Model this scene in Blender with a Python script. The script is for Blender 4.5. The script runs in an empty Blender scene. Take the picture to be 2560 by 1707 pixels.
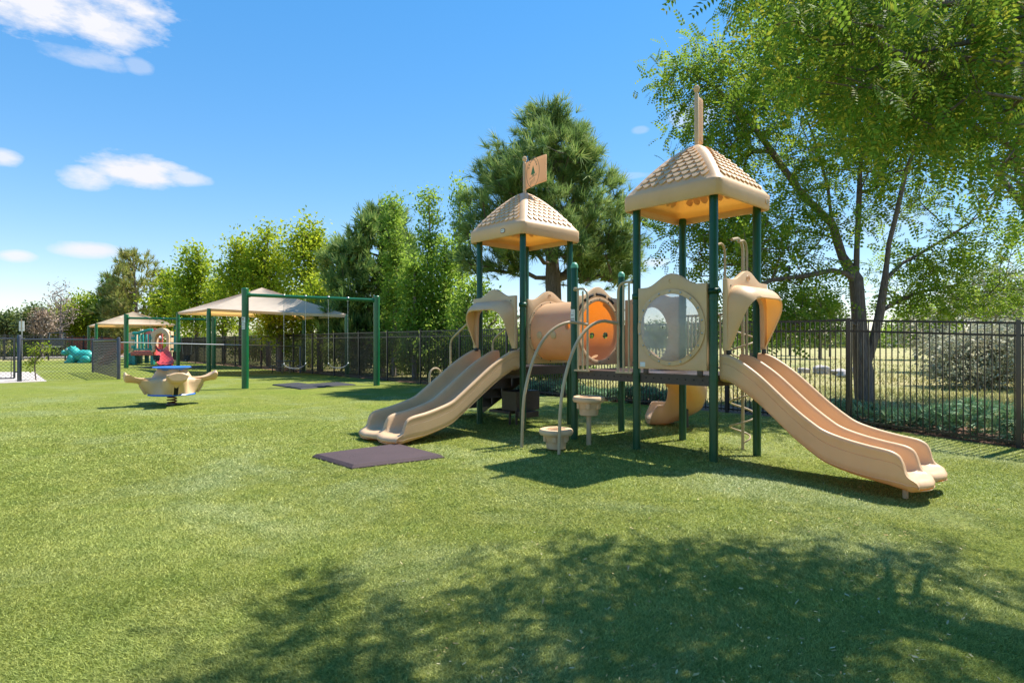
import bpy, bmesh, math, random
import numpy as np
from mathutils import Vector, Matrix
R = math.radians
sc = bpy.context.scene
C = sc.collection
S = 1.12            # the layout below is measured with an eye height of 1.25; S turns it into metres at the end
EYE, FPX, CX, CY = 1.25, 1460.0, 1280.0, 858.0

# ------------------------------------------------------------------ camera, sky, sun, exposure
cam = bpy.data.cameras.new('camera'); camo = bpy.data.objects.new('camera', cam); C.objects.link(camo)
camo.location = (0, 0, EYE); camo.rotation_euler = (R(90), 0, 0)
cam.sensor_width = 36; cam.lens = 36*FPX/2560; cam.shift_y = 4.5/2560
cam.clip_start = .05; cam.clip_end = 3000
sc.camera = camo
SUN_EL = 57.0; SUN_AZ = (.85, .53)         # direction towards the sun on the ground plane
SUN_E, SKY_E = 4.4, .108
sc.view_settings.view_transform = 'Standard'; sc.view_settings.look = 'None'
sc.view_settings.exposure = 1.15; sc.view_settings.gamma = 1
sc.cycles.use_denoising = True
sc.cycles.max_bounces = 10; sc.cycles.diffuse_bounces = 4; sc.cycles.transparent_max_bounces = 12
sc.cycles.sample_clamp_indirect = 6

world = bpy.data.worlds.new('World'); sc.world = world; world.use_nodes = True
wn, wl = world.node_tree.nodes, world.node_tree.links
wn.clear()
def WN(t, **k):
    n = wn.new(t)
    for a, b in k.items(): setattr(n, a, b)
    return n
wout = WN('ShaderNodeOutputWorld'); wbg = WN('ShaderNodeBackground'); wbg.inputs[1].default_value = SKY_E
wl.new(wbg.outputs[0], wout.inputs[0])
sky = WN('ShaderNodeTexSky'); sky.sky_type = 'NISHITA'; sky.sun_disc = False
sky.sun_elevation = R(SUN_EL); sky.sun_rotation = math.atan2(SUN_AZ[0], SUN_AZ[1])
sky.altitude = 1600; sky.air_density = 1.25; sky.dust_density = 0.0; sky.ozone_density = 2.6
hs = WN('ShaderNodeHueSaturation'); hs.inputs['Saturation'].default_value = 1.85; hs.inputs['Value'].default_value = 1.74
gm = WN('ShaderNodeGamma'); gm.inputs[1].default_value = .56; wl.new(sky.outputs[0], gm.inputs[0]); wl.new(gm.outputs[0], hs.inputs['Color'])
tint = WN('ShaderNodeMix', data_type='RGBA', blend_type='MULTIPLY'); tint.inputs[0].default_value = 1; tint.inputs[7].default_value = (1.03, .965, 1.0, 1); wl.new(hs.outputs[0], tint.inputs[6])
tc = WN('ShaderNodeTexCoord')
DIR = tc.outputs['Generated']
def vmath(op, a, b):
    n = WN('ShaderNodeVectorMath', operation=op)
    for i, x in enumerate((a, b)):
        if hasattr(x, 'links'): wl.new(x, n.inputs[i])
        else: n.inputs[i].default_value = x
    return n.outputs['Value'] if op == 'DOT_PRODUCT' else n.outputs[0]
def wm(op, a, b=0.0, c=0.0, clamp=False):
    n = WN('ShaderNodeMath', operation=op); n.use_clamp = clamp
    for i, x in enumerate((a, b, c)):
        if hasattr(x, 'links'): wl.new(x, n.inputs[i])
        else: n.inputs[i].default_value = x
    return n.outputs[0]
stretch = vmath('MULTIPLY', DIR, (1, 1, 2.6))
nz = WN('ShaderNodeTexNoise'); nz.inputs['Scale'].default_value = 13; nz.inputs['Detail'].default_value = 8; nz.inputs['Roughness'].default_value = .62
wl.new(stretch, nz.inputs['Vector'])
NZ = wm('SUBTRACT', nz.outputs['Fac'], .5)
nz2 = WN('ShaderNodeTexNoise'); nz2.inputs['Scale'].default_value = 4; nz2.inputs['Detail'].default_value = 3
wl.new(stretch, nz2.inputs['Vector'])
# drifting clouds: (image x, y, half width, half height, density, noisiness)
CLOUDS = [(120, -20, 290, 120, 1.0, 3.4), (265, 70, 110, 48, .9, 3.0), (210, 143, 95, 28, .42, 3.2), (345, 165, 34, 22, .32, 3.0), (215, 443, 68, 36, .95, 2.2),
          (335, 428, 135, 46, 1.0, 2.8), (455, 447, 68, 22, .7, 3.0), (5, 394, 46, 24, .85, 2.2), (212, 623, 84, 24, .95, 1.8),
          (42, 640, 44, 19, .85, 1.8), (1730, 290, 60, 42, .5, 3.4), (1600, 326, 22, 10, .25, 2.5), 
          (1640, 655, 40, 14, .6, 2.2), (1570, 440, 60, 8, .2, 2.5), (2200, 560, 120, 60, .2, 3.0)]
tot = None
for (x, y, a, b, dens, ns) in CLOUDS:
    c = Vector((x-CX, FPX, CY-y)); sc_ = FPX/c.length; c.normalize()
    u = Vector((c.y, -c.x, 0)).normalized(); v = u.cross(c)
    dc = vmath('DOT_PRODUCT', DIR, tuple(c))
    du = wm('DIVIDE', vmath('DOT_PRODUCT', DIR, tuple(u)), wm('MULTIPLY', dc, a/FPX*sc_))
    dv = wm('DIVIDE', vmath('DOT_PRODUCT', DIR, tuple(v)), wm('MULTIPLY', dc, b/FPX*sc_))
    r2 = wm('ADD', wm('MULTIPLY', du, du), wm('MULTIPLY', dv, dv))
    m = wm('SUBTRACT', 1.0, r2)
    m = wm('MULTIPLY_ADD', NZ, ns, m)
    m = wm('MULTIPLY', m, 1.15*dens)
    m = wm('MINIMUM', wm('MAXIMUM', m, 0.0), dens)
    m = wm('MULTIPLY', m, wm('GREATER_THAN', dc, .3))
    tot = m if tot is None else wm('MAXIMUM', tot, m)
mix = WN('ShaderNodeMix', data_type='RGBA')
wl.new(tot, mix.inputs[0]); wl.new(tint.outputs[2], mix.inputs[6])
shade = WN('ShaderNodeMix', data_type='RGBA'); wl.new(nz2.outputs['Fac'], shade.inputs[0])
shade.inputs[6].default_value = (3.5, 3.65, 4.05, 1); shade.inputs[7].default_value = (4.4, 4.3, 4.4, 1)
wl.new(shade.outputs[2], mix.inputs[7]); wl.new(mix.outputs[2], wbg.inputs[0])

sun = bpy.data.lights.new('sun', 'SUN'); sun.energy = SUN_E; sun.angle = R(.53); sun.color = (1, .955, .88)
suno = bpy.data.objects.new('sun', sun); C.objects.link(suno)
sd = Vector((SUN_AZ[0]*math.cos(R(SUN_EL)), SUN_AZ[1]*math.cos(R(SUN_EL)), math.sin(R(SUN_EL))))
suno.rotation_euler = sd.to_track_quat('Z', 'Y').to_euler()
suno.location = (10, 6, 20)

# ------------------------------------------------------------------ helpers
def sstep(x):
    x = min(1, max(0, x)); return x*x*(3-2*x)
def gz(x, y):                                   # the lawn dips a little towards the right-hand slide
    return -.12*sstep((x-2.0)/1.5)*sstep((9.6-y)/2.6)
def At(px, py, d): return Vector(((px-CX)/FPX*d, d, EYE-(py-CY)/FPX*d))
def G(px, py, z=0.0): return At(px, py, FPX*(EYE-z)/(py-CY))
OB = Vector((-.504, 9.08, 0)); E1 = Vector((.673, -.7396, 0)); E2 = Vector((.7396, .673, 0)); MD = .98
UP = Vector((0, 0, 1))
def T(a, b, z=0.0): return OB + E1*a + E2*b + UP*z

def tag(o, label=None, cat=None, group=None, kind=None):
    for k, v in (('label', label), ('category', cat), ('group', group), ('kind', kind)):
        if v: o[k] = v
    return o
def empty(name, loc, label, cat, group=None):
    o = bpy.data.objects.new(name, None); C.objects.link(o); o.location = loc; o.empty_display_size = .2
    return tag(o, label, cat, group)
def copy_tree(o, parent=None):
    c = o.copy(); C.objects.link(c)
    if parent is not None: c.parent = parent
    for ch in [x for x in bpy.data.objects if x.parent == o]: copy_tree(ch, c)
    return c

class MB:
    def __init__(s): s.v = []; s.f = []; s.m = []; s.mi = 0
    def add(s, vs, fs):
        n = len(s.v); s.v += [tuple(v) for v in vs]
        for f in fs: s.f.append(tuple(i+n for i in f)); s.m.append(s.mi)
        return s
    def box(s, c, size, ax=None):
        """box centred at c, size along the axes ax"""
        ax = ax or (Vector((1, 0, 0)), Vector((0, 1, 0)), UP); c = Vector(c)
        p = [c + ax[0]*size[0]*i/2 + ax[1]*size[1]*j/2 + ax[2]*size[2]*k/2 for k in (-1, 1) for j in (-1, 1) for i in (-1, 1)]
        return s.add(p, [(0, 2, 3, 1), (4, 5, 7, 6), (0, 1, 5, 4), (2, 6, 7, 3), (0, 4, 6, 2), (1, 3, 7, 5)])
    def tube(s, pts, r, n=8, cap=True, closed=False):
        pts = [Vector(p) for p in pts]; k = len(pts)
        rs = r if isinstance(r, (list, tuple)) else [r]*k
        d0 = (pts[1]-pts[0]).normalized(); nrm = d0.orthogonal().normalized(); vs = []
        for i in range(k):
            if closed: d = pts[(i+1) % k]-pts[i-1]
            else: d = pts[min(i+1, k-1)]-pts[max(i-1, 0)]
            d.normalize(); nrm = (nrm - d*nrm.dot(d))
            nrm = nrm.normalized() if nrm.length > 1e-6 else d.orthogonal().normalized()
            bn = d.cross(nrm)
            for j in range(n):
                a = 2*math.pi*j/n; vs.append(pts[i] + (nrm*math.cos(a)+bn*math.sin(a))*rs[i])
        fs = []
        for i in range(k if closed else k-1):
            i2 = (i+1) % k
            for j in range(n):
                j2 = (j+1) % n; fs.append((i*n+j, i*n+j2, i2*n+j2, i2*n+j))
        if cap and not closed: fs += [tuple(range(n-1, -1, -1)), tuple((k-1)*n+j for j in range(n))]
        return s.add(vs, fs)
    def lathe(s, c, prof, n=24, ax=None, capb=True, capt=True):
        """prof: list of (radius, height) along ax[2] from c"""
        ax = ax or (Vector((1, 0, 0)), Vector((0, 1, 0)), UP); c = Vector(c); vs = []
        for (r, h) in prof:
            for j in range(n):
                a = 2*math.pi*j/n; vs.append(c + ax[2]*h + (ax[0]*math.cos(a)+ax[1]*math.sin(a))*r)
        fs = []; k = len(prof)
        for i in range(k-1):
            for j in range(n):
                j2 = (j+1) % n; fs.append((i*n+j, i*n+j2, (i+1)*n+j2, (i+1)*n+j))
        if capb: fs.append(tuple(range(n-1, -1, -1)))
        if capt: fs.append(tuple((k-1)*n+j for j in range(n)))
        return s.add(vs, fs)
    def ell(s, c, r, n=14, m=9, ax=None):
        ax = ax or (Vector((1, 0, 0)), Vector((0, 1, 0)), UP); c = Vector(c); vs = []
        for i in range(m+1):
            t = math.pi*(i/m-.5); ct = max(math.cos(t), .02)
            for j in range(n):
                a = 2*math.pi*j/n; vs.append(c + ax[0]*math.cos(a)*ct*r[0] + ax[1]*math.sin(a)*ct*r[1] + ax[2]*math.sin(t)*r[2])
        fs = [(i*n+j, i*n+(j+1) % n, (i+1)*n+(j+1) % n, (i+1)*n+j) for i in range(m) for j in range(n)]
        fs += [tuple(range(n-1, -1, -1)), tuple(m*n+j for j in range(n))]
        return s.add(vs, fs)
    def prism(s, poly, P0, ex, ey, en, t):
        """poly (x,y) in the plane ex,ey at P0, extruded t along en"""
        P0 = Vector(P0); n = len(poly)
        vs = [P0+ex*x+ey*y for x, y in poly] + [P0+ex*x+ey*y+en*t for x, y in poly]
        fs = [tuple(range(n-1, -1, -1)), tuple(range(n, 2*n))] + [(i, (i+1) % n, n+(i+1) % n, n+i) for i in range(n)]
        return s.add(vs, fs)
    def plate(s, outer, inner, P0, ex, ey, en, t):
        """a plate with a hole; outer and inner have the same number of points"""
        P0 = Vector(P0); n = len(outer)
        q = lambda L, z: [P0+ex*x+ey*y+en*z for x, y in L]
        vs = q(outer, 0)+q(inner, 0)+q(outer, t)+q(inner, t); fs = []
        for i in range(n):
            j = (i+1) % n
            fs += [(i, n+i, n+j, j), (2*n+i, 2*n+j, 3*n+j, 3*n+i), (i, j, 2*n+j, 2*n+i), (n+i, 3*n+i, 3*n+j, n+j)]
        return s.add(vs, fs)
    def grid(s, rows, wrap=False):
        n = len(rows[0]); k = len(rows); vs = [p for r_ in rows for p in r_]
        fs = [(i*n+j, i*n+(j+1) % n, (i+1)*n+(j+1) % n, (i+1)*n+j) for i in range(k-1) for j in range(n if wrap else n-1)]
        return s.add(vs, fs)
    def build(s, name, mats, parent=None, smooth=35, bevel=0, solid=0, merge=0, subd=0, at=None):
        off = Vector(at) if at is not None else (parent_world(parent) if parent is not None else Vector((0, 0, 0)))
        me = bpy.data.meshes.new(name)
        me.from_pydata([tuple(Vector(v)-off) for v in s.v], [], s.f)
        ms = mats if isinstance(mats, (list, tuple)) else [mats]
        for m in ms: me.materials.append(m)
        for p, mi in zip(me.polygons, s.m): p.material_index = mi
        bm = bmesh.new(); bm.from_mesh(me)
        if merge: bmesh.ops.remove_doubles(bm, verts=bm.verts, dist=merge)
        bmesh.ops.recalc_face_normals(bm, faces=bm.faces)
        if solid: bmesh.ops.solidify(bm, geom=bm.faces[:], thickness=solid)
        if bevel:
            es = [e for e in bm.edges if len(e.link_faces) == 2 and e.calc_face_angle(0) > R(40)]
            bmesh.ops.bevel(bm, geom=es, offset=bevel, segments=2, affect='EDGES', profile=.5, clamp_overlap=True)
        if subd: bmesh.ops.subdivide_edges(bm, edges=bm.edges[:], cuts=subd, use_grid_fill=True, smooth=1)
        if smooth:
            for f in bm.faces: f.smooth = True
            for e in bm.edges: e.smooth = not (len(e.link_faces) == 2 and e.calc_face_angle(0) > R(smooth))
        bm.to_mesh(me); bm.free()
        o = bpy.data.objects.new(name, me); C.objects.link(o)
        if parent is not None: o.parent = parent
        if at is not None: o.location = Vector(at) - (parent_world(parent) if parent is not None else Vector((0, 0, 0)))
        return o
def parent_world(p):
    v = Vector((0, 0, 0))
    while p is not None: v += p.location; p = p.parent
    return v

def mesh_np(name, V, F, mat, parent=None, off=None, smooth=False):
    """V (n,3), F (m,k) numpy arrays"""
    V = np.asarray(V, dtype=np.float32)
    if parent is not None: V = V - np.array(parent_world(parent), dtype=np.float32)
    me = bpy.data.meshes.new(name); k = F.shape[1]
    me.vertices.add(len(V)); me.vertices.foreach_set('co', V.ravel())
    me.loops.add(F.size); me.loops.foreach_set('vertex_index', F.astype(np.int32).ravel())
    me.polygons.add(len(F)); me.polygons.foreach_set('loop_start', np.arange(0, F.size, k, dtype=np.int32))
    me.update(calc_edges=True)
    if smooth: me.polygons.foreach_set('use_smooth', np.ones(len(F), bool))
    me.materials.append(mat); me.validate()
    o = bpy.data.objects.new(name, me); C.objects.link(o)
    if parent is not None: o.parent = parent
    return o
def instance_np(TV, TF, pos, mats):
    """template (k,3) repeated with matrices mats (n,3,3) whose columns are axes"""
    V = np.einsum('nij,kj->nki', mats, TV) + pos[:, None, :]
    n, k = len(pos), len(TV)
    F = TF[None] + (np.arange(n)*k)[:, None, None]
    return V.reshape(-1, 3), F.reshape(-1, TF.shape[1])
def frames(d, up, rng, scale):
    """orthonormal frames: y along d, z near up, scaled"""
    d = d/np.linalg.norm(d, axis=1, keepdims=True)
    x = np.cross(d, up); x /= np.maximum(np.linalg.norm(x, axis=1, keepdims=True), 1e-6)
    z = np.cross(x, d)
    return np.stack([x, d, z], axis=2)*scale[:, None, None]

# ------------------------------------------------------------------ materials
def newmat(name):
    m = bpy.data.materials.new(name); m.use_nodes = True
    nt = m.node_tree; b = nt.nodes['Principled BSDF']
    return m, nt, b
def nnode(nt, t, **k):
    n = nt.nodes.new(t)
    for a, b in k.items(): setattr(n, a, b)
    return n
def noise(nt, scale, detail=4, rough=.55, vec=None, dist=0):
    n = nnode(nt, 'ShaderNodeTexNoise'); n.inputs['Scale'].default_value = scale; n.inputs['Detail'].default_value = detail
    n.inputs['Roughness'].default_value = rough; n.inputs['Distortion'].default_value = dist
    if vec is None:
        t = nnode(nt, 'ShaderNodeTexCoord'); vec = t.outputs['Object']
    nt.links.new(vec, n.inputs['Vector']); return n.outputs['Fac']
def ramp(nt, fac, stops):
    r = nnode(nt, 'ShaderNodeValToRGB'); e = r.color_ramp.elements
    while len(e) < len(stops): e.new(.5)
    for i, (p, c) in enumerate(stops): e[i].position = p; e[i].color = (*c, 1)
    nt.links.new(fac, r.inputs[0]); return r.outputs[0]
def mixc(nt, fac, a, b, bt='MIX'):
    m = nnode(nt, 'ShaderNodeMix', data_type='RGBA', blend_type=bt)
    for i, x in ((0, fac), (6, a), (7, b)):
        if hasattr(x, 'links'): nt.links.new(x, m.inputs[i])
        else: m.inputs[i].default_value = (*x, 1) if isinstance(x, tuple) else x
    return m.outputs[2]
def bump(nt, b, h, strength=.3, dist=.01):
    n = nnode(nt, 'ShaderNodeBump'); n.inputs['Strength'].default_value = strength; n.inputs['Distance'].default_value = dist
    nt.links.new(h, n.inputs['Height']); nt.links.new(n.outputs[0], b.inputs['Normal'])
def simple(name, col, rough=.5, metal=0, var=.12, scale=6, bumps=0, bscale=60, coat=0, spec=.5):
    m, nt, b = newmat(name)
    lo = tuple(c*(1-var) for c in col); hi = tuple(min(1, c*(1+var)) for c in col)
    nt.links.new(ramp(nt, noise(nt, scale, 5), [(.3, lo), (.7, hi)]), b.inputs['Base Color'])
    b.inputs['Roughness'].default_value = rough; b.inputs['Metallic'].default_value = metal
    b.inputs['Specular IOR Level'].default_value = spec
    b.inputs['Coat Weight'].default_value = coat; b.inputs['Coat Roughness'].default_value = .2
    if bumps: bump(nt, b, noise(nt, bscale, 3), bumps, .004)
    return m
def plastic(name, col, glow, tr=.3, rough=.42):
    """rotomoulded plastic: slightly mottled, faded, lets some sunlight through"""
    m, nt, b = newmat(name)
    big = ramp(nt, noise(nt, 2.2, 4), [(.3, tuple(c*.9 for c in col)), (.7, tuple(min(1, c*1.07) for c in col))])
    scuff = ramp(nt, noise(nt, 17, 6, .7), [(.54, (0, 0, 0)), (.72, (.75, .75, .75))])
    cc = mixc(nt, scuff, big, tuple(c*.8+.1 for c in col))
    nt.links.new(cc, b.inputs['Base Color']); b.inputs['Roughness'].default_value = rough
    b.inputs['Specular IOR Level'].default_value = .42
    rr = nnode(nt, 'ShaderNodeMapRange'); nt.links.new(noise(nt, 9, 5), rr.inputs[0]); rr.inputs[3].default_value = rough-.1; rr.inputs[4].default_value = rough+.15
    nt.links.new(rr.outputs[0], b.inputs['Roughness'])
    bump(nt, b, noise(nt, 160, 2), .12, .002)
    t = nnode(nt, 'ShaderNodeBsdfTranslucent'); t.inputs[0].default_value = (*glow, 1)
    ms = nnode(nt, 'ShaderNodeMixShader'); ms.inputs[0].default_value = tr
    nt.links.new(b.outputs[0], ms.inputs[1]); nt.links.new(t.outputs[0], ms.inputs[2])
    nt.links.new(ms.outputs[0], nt.nodes['Material Output'].inputs[0])
    return m
TAN = (.70, .475, .27)
M = {}
M['tan'] = plastic('tan_plastic', TAN, (.9, .42, .10), .12)
M['shell'] = plastic('tan_plastic_shell', TAN, (1.0, .42, .05), .15)
M['flagtan'] = plastic('tan_plastic_flag', TAN, (.95, .68, .48), .5)
M['tunnel'] = plastic('tan_plastic_tube', TAN, (1.0, .25, .01), .24)
M['slide'] = plastic('tan_plastic_slide', TAN, (1.0, .52, .06), .17)
M['pod'] = simple('weathered_tan_plastic', (.62, .42, .24), .6, var=.1, scale=10, bumps=.2)
M['tube'] = simple('tan_painted_steel', (.46, .34, .20), .38, var=.08, scale=8, coat=.2)
M['green'] = simple('dark_green_powder_coat', (.001, .062, .020), .40, var=.15, scale=5, coat=.08)
M['lgreen'] = simple('green_powder_coat', (.002, .115, .036), .35, var=.15, scale=3, coat=.3)
M['cap'] = simple('pale_green_cap', (.12, .38, .24), .5)
M['brown'] = simple('brown_vinyl_steel', (.055, .035, .03), .42, var=.2, scale=20, bumps=.3, bscale=120)
M['black'] = simple('black_powder_coat', (.008, .008, .011), .38, var=.2, scale=8, coat=.15)
M['dark'] = simple('dark_hole', (.01, .008, .006), .8)
M['fpost'] = simple('black_fence_post', (.016, .017, .026), .3, var=.2, scale=8, coat=.4)
M['wire'] = simple('black_coated_wire', (.02, .022, .026), .5)
M['rail'] = simple('grey_blue_pipe', (.05, .05, .06), .35, coat=.3)
M['steel'] = simple('galvanised_steel', (.45, .45, .46), .35, metal=.9, var=.1, scale=40)
M['blue'] = simple('blue_plastic', (.02, .16, .62), .4, coat=.2)
M['red_spring'] = simple('red_spring_paint', (.16, .015, .01), .4)
M['red'] = simple('red_plastic', (.52, .05, .055), .42, coat=.1)
M['coral'] = simple('faded_red_plastic', (.58, .12, .09), .45)
M['teal'] = simple('teal_plastic', (.02, .28, .24), .45)
M['turq'] = simple('turquoise_plastic', (.03, .36, .31), .45)
M['cream'] = simple('cream_plastic', (.66, .45, .27), .5)
M['white'] = simple('white_sticker', (.72, .72, .70), .5, var=.05)
M['print'] = simple('grey_print', (.12, .09, .09), .6)
M['redprint'] = simple('maroon_print', (.22, .08, .07), .6)
M['greenprint'] = simple('green_print', (.08, .22, .09), .6)
M['greyprint'] = simple('grey_green_print', (.25, .22, .14), .6)
M['canvas'] = plastic('shade_cloth', (.66, .55, .43), (.95, .55, .18), .34, .85)
M['concrete'] = simple('concrete', (.46, .40, .35), .85, var=.12, scale=3, bumps=.3)
M['rock'] = simple('pale_boulder', (.46, .41, .37), .9, var=.3, scale=5, bumps=.8, bscale=12)
M['fencewood'] = simple('red_brown_fence_boards', (.34, .09, .06), .8, var=.3, scale=5)
M['mulch'] = simple('wood_mulch', (.16, .08, .045), .95, var=.5, scale=30, bumps=.9, bscale=60)
M['belt'] = simple('worn_grey_rubber', (.22, .22, .23), .6)
M['rust'] = simple('dark_rubber', (.03, .03, .03), .7)

def rubber(name, col):
    m, nt, b = newmat(name)
    v = nnode(nt, 'ShaderNodeTexVoronoi'); v.inputs['Scale'].default_value = 110
    t = nnode(nt, 'ShaderNodeTexCoord'); nt.links.new(t.outputs['Object'], v.inputs['Vector'])
    c1 = ramp(nt, v.outputs['Distance'], [(.1, tuple(c*1.25 for c in col)), (.7, tuple(c*.55 for c in col))])
    nt.links.new(mixc(nt, .5, c1, ramp(nt, noise(nt, 3, 5), [(.3, tuple(c*.8 for c in col)), (.7, tuple(c*1.25 for c in col))])), b.inputs['Base Color'])
    b.inputs['Roughness'].default_value = .8
    bump(nt, b, v.outputs['Distance'], .6, .006); return m
M['mat'] = rubber('maroon_crumb_rubber', (.060, .034, .036)); M['blackmat'] = rubber('grey_rubber', (.03, .03, .033))

def glassy():
    m, nt, b = newmat('clear_scratched_bubble')
    tr = nnode(nt, 'ShaderNodeBsdfTransparent'); tr.inputs[0].default_value = (.93, .94, .93, 1)
    gl = nnode(nt, 'ShaderNodeBsdfGlossy'); gl.inputs['Roughness'].default_value = .22; gl.inputs[0].default_value = (.9, .9, .9, 1)
    df = nnode(nt, 'ShaderNodeBsdfDiffuse'); df.inputs[0].default_value = (.75, .76, .74, 1)
    tl = nnode(nt, 'ShaderNodeBsdfTranslucent'); tl.inputs[0].default_value = (.75, .76, .74, 1)
    fog = nnode(nt, 'ShaderNodeMixShader'); fog.inputs[0].default_value = .5
    nt.links.new(df.outputs[0], fog.inputs[1]); nt.links.new(tl.outputs[0], fog.inputs[2])
    lw = nnode(nt, 'ShaderNodeLayerWeight'); lw.inputs[0].default_value = .35
    ms = nnode(nt, 'ShaderNodeMixShader'); nt.links.new(lw.outputs['Fresnel'], ms.inputs[0])
    nt.links.new(tr.outputs[0], ms.inputs[1]); nt.links.new(gl.outputs[0], ms.inputs[2])
    m2 = nnode(nt, 'ShaderNodeMixShader')
    f = nnode(nt, 'ShaderNodeMapRange'); nt.links.new(noise(nt, 3, 5), f.inputs[0]); f.inputs[1].default_value = .3; f.inputs[2].default_value = .7
    f.inputs[3].default_value = .36; f.inputs[4].default_value = .58
    nt.links.new(f.outputs[0], m2.inputs[0]); nt.links.new(ms.outputs[0], m2.inputs[1]); nt.links.new(fog.outputs[0], m2.inputs[2])
    nt.links.new(m2.outputs[0], nt.nodes['Material Output'].inputs[0])
    return m
M['bubble'] = glassy()

def leafmat(name, c1, c2, c3, tr=.42, glow=(.34, .46, .05), rough=.62, clump=1.3):
    """leaves: colour varies leaf by leaf and from clump to clump, light shines through"""
    m, nt, b = newmat(name)
    g = nnode(nt, 'ShaderNodeNewGeometry')
    col = ramp(nt, g.outputs['Random Per Island'], [(.0, c1), (.62, c2), (1.0, c3)])
    cl = ramp(nt, noise(nt, clump, 4), [(.36, (.6, .7, .68)), (.64, (1.32, 1.2, .98))])  # clump tones put yellow-green highlights and shaded gaps into the leaf colour
    cc = mixc(nt, 1.0, col, cl, 'MULTIPLY')
    nt.links.new(cc, b.inputs['Base Color']); b.inputs['Roughness'].default_value = rough; b.inputs['Specular IOR Level'].default_value = .14
    t = nnode(nt, 'ShaderNodeBsdfTranslucent')
    nt.links.new(mixc(nt, .5, cc, glow), t.inputs[0])
    ms = nnode(nt, 'ShaderNodeMixShader'); ms.inputs[0].default_value = tr
    nt.links.new(b.outputs[0], ms.inputs[1]); nt.links.new(t.outputs[0], ms.inputs[2])
    nt.links.new(ms.outputs[0], nt.nodes['Material Output'].inputs[0]); return m
M['locust'] = leafmat('locust_leaves', (.08, .18, .02), (.17, .30, .03), (.38, .40, .05), .5)
M['locust_near'] = leafmat('near_locust_leaves', (.05, .14, .02), (.13, .26, .03), (.42, .34, .04), .48)
M['pine'] = leafmat('pine_needles', (.16, .28, .10), (.29, .42, .14), (.50, .54, .22), .4, (.15, .2, .04))
M['pine_dark'] = leafmat('dark_pine_needles', (.14, .26, .08), (.27, .40, .12), (.46, .50, .19), .35, (.12, .17, .04))
M['poplar'] = leafmat('poplar_leaves', (.16, .30, .05), (.28, .43, .07), (.42, .50, .12), .55)
M['yellow'] = leafmat('yellow_green_leaves', (.19, .32, .025), (.32, .45, .035), (.46, .50, .05), .55, (.5, .5, .03))
M['maple'] = leafmat('bright_green_leaves', (.17, .29, .025), (.30, .43, .03), (.48, .50, .06), .55, (.42, .46, .03))
M['olive'] = leafmat('grey_green_leaves', (.32, .34, .25), (.46, .46, .37), (.60, .57, .49), .25, (.3, .3, .2))
M['shrub'] = leafmat('shrub_leaves', (.10, .18, .04), (.20, .28, .06), (.38, .38, .12), .4)
M['juniper'] = leafmat('juniper_foliage', (.13, .26, .17), (.22, .38, .25), (.34, .40, .22), .12, (.15, .25, .1))
M['brownpine'] = leafmat('bronze_conifer_foliage', (.19, .22, .08), (.31, .30, .11), (.45, .36, .16), .3)
M['far'] = leafmat('far_foliage', (.09, .14, .06), (.15, .2, .08), (.24, .26, .11), .2)
M['dry'] = leafmat('dead_twigs', (.25, .19, .15), (.35, .27, .23), (.42, .34, .30), .1, (.3, .25, .2))
def barkmat(name, col):
    m, nt, b = newmat(name)
    t = nnode(nt, 'ShaderNodeTexCoord'); mp = nnode(nt, 'ShaderNodeMapping'); mp.inputs['Scale'].default_value = (14, 14, 2.5)
    nt.links.new(t.outputs['Object'], mp.inputs[0]); f = noise(nt, 2, 6, .65, mp.outputs[0], .4)
    nt.links.new(ramp(nt, f, [(.3, tuple(c*.45 for c in col)), (.65, tuple(c*1.25 for c in col))]), b.inputs['Base Color'])
    b.inputs['Roughness'].default_value = .9; bump(nt, b, f, .8, .03); return m
M['bark'] = barkmat('grey_brown_bark', (.17, .13, .11)); M['palebark'] = barkmat('pale_twig_bark', (.28, .23, .2))

# turf: yellow-green with paler, bluer worn patches
def turfmat(blade):
    m, nt, b = newmat('turf_blades' if blade else 'turf_backing')
    t = nnode(nt, 'ShaderNodeTexCoord'); vec = t.outputs['Object']
    big = ramp(nt, noise(nt, .55, 5, .6, vec, .6), [(.34, (.255, .315, .066)), (.5, (.285, .325, .08)), (.66, (.325, .375, .15))] if blade else [(.34, (.185, .225, .035)), (.5, (.205, .23, .042)), (.66, (.225, .26, .09))])
    mid = ramp(nt, noise(nt, 4, 5, .6, vec, .5), [(.35, (.82, .86, .8)), (.65, (1.16, 1.1, 1.12))])
    c = mixc(nt, 1.0, big, mid, 'MULTIPLY')
    if blade:
        g = nnode(nt, 'ShaderNodeNewGeometry')
        c = mixc(nt, 1.0, c, ramp(nt, g.outputs['Random Per Island'], [(0, (.6, .66, .5)), (.5, (1.05, 1.03, 1.0)), (.9, (1.5, 1.4, 1.5)), (1, (2.0, 1.8, 2.0))]), 'MULTIPLY')
    else:
        fn = ramp(nt, noise(nt, 38, 5, .85, vec), [(.38, (.5, .55, .45)), (.5, (.85, .87, .82)), (.64, (1.25, 1.2, 1.2))])
        c = mixc(nt, 1.0, c, fn, 'MULTIPLY')
        bump(nt, b, noise(nt, 45, 4, .8, vec), .7, .03)
    nt.links.new(c, b.inputs['Base Color']); b.inputs['Roughness'].default_value = .62 if blade else .8
    b.inputs['Specular IOR Level'].default_value = .35 if blade else .1
    if blade:
        tr = nnode(nt, 'ShaderNodeBsdfTranslucent'); nt.links.new(c, tr.inputs[0])
        ms = nnode(nt, 'ShaderNodeMixShader'); ms.inputs[0].default_value = .25
        nt.links.new(b.outputs[0], ms.inputs[1]); nt.links.new(tr.outputs[0], ms.inputs[2]); nt.links.new(ms.outputs[0], nt.nodes['Material Output'].inputs[0])
    return m
M['turf'] = turfmat(False); M['blade'] = turfmat(True)
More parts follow.
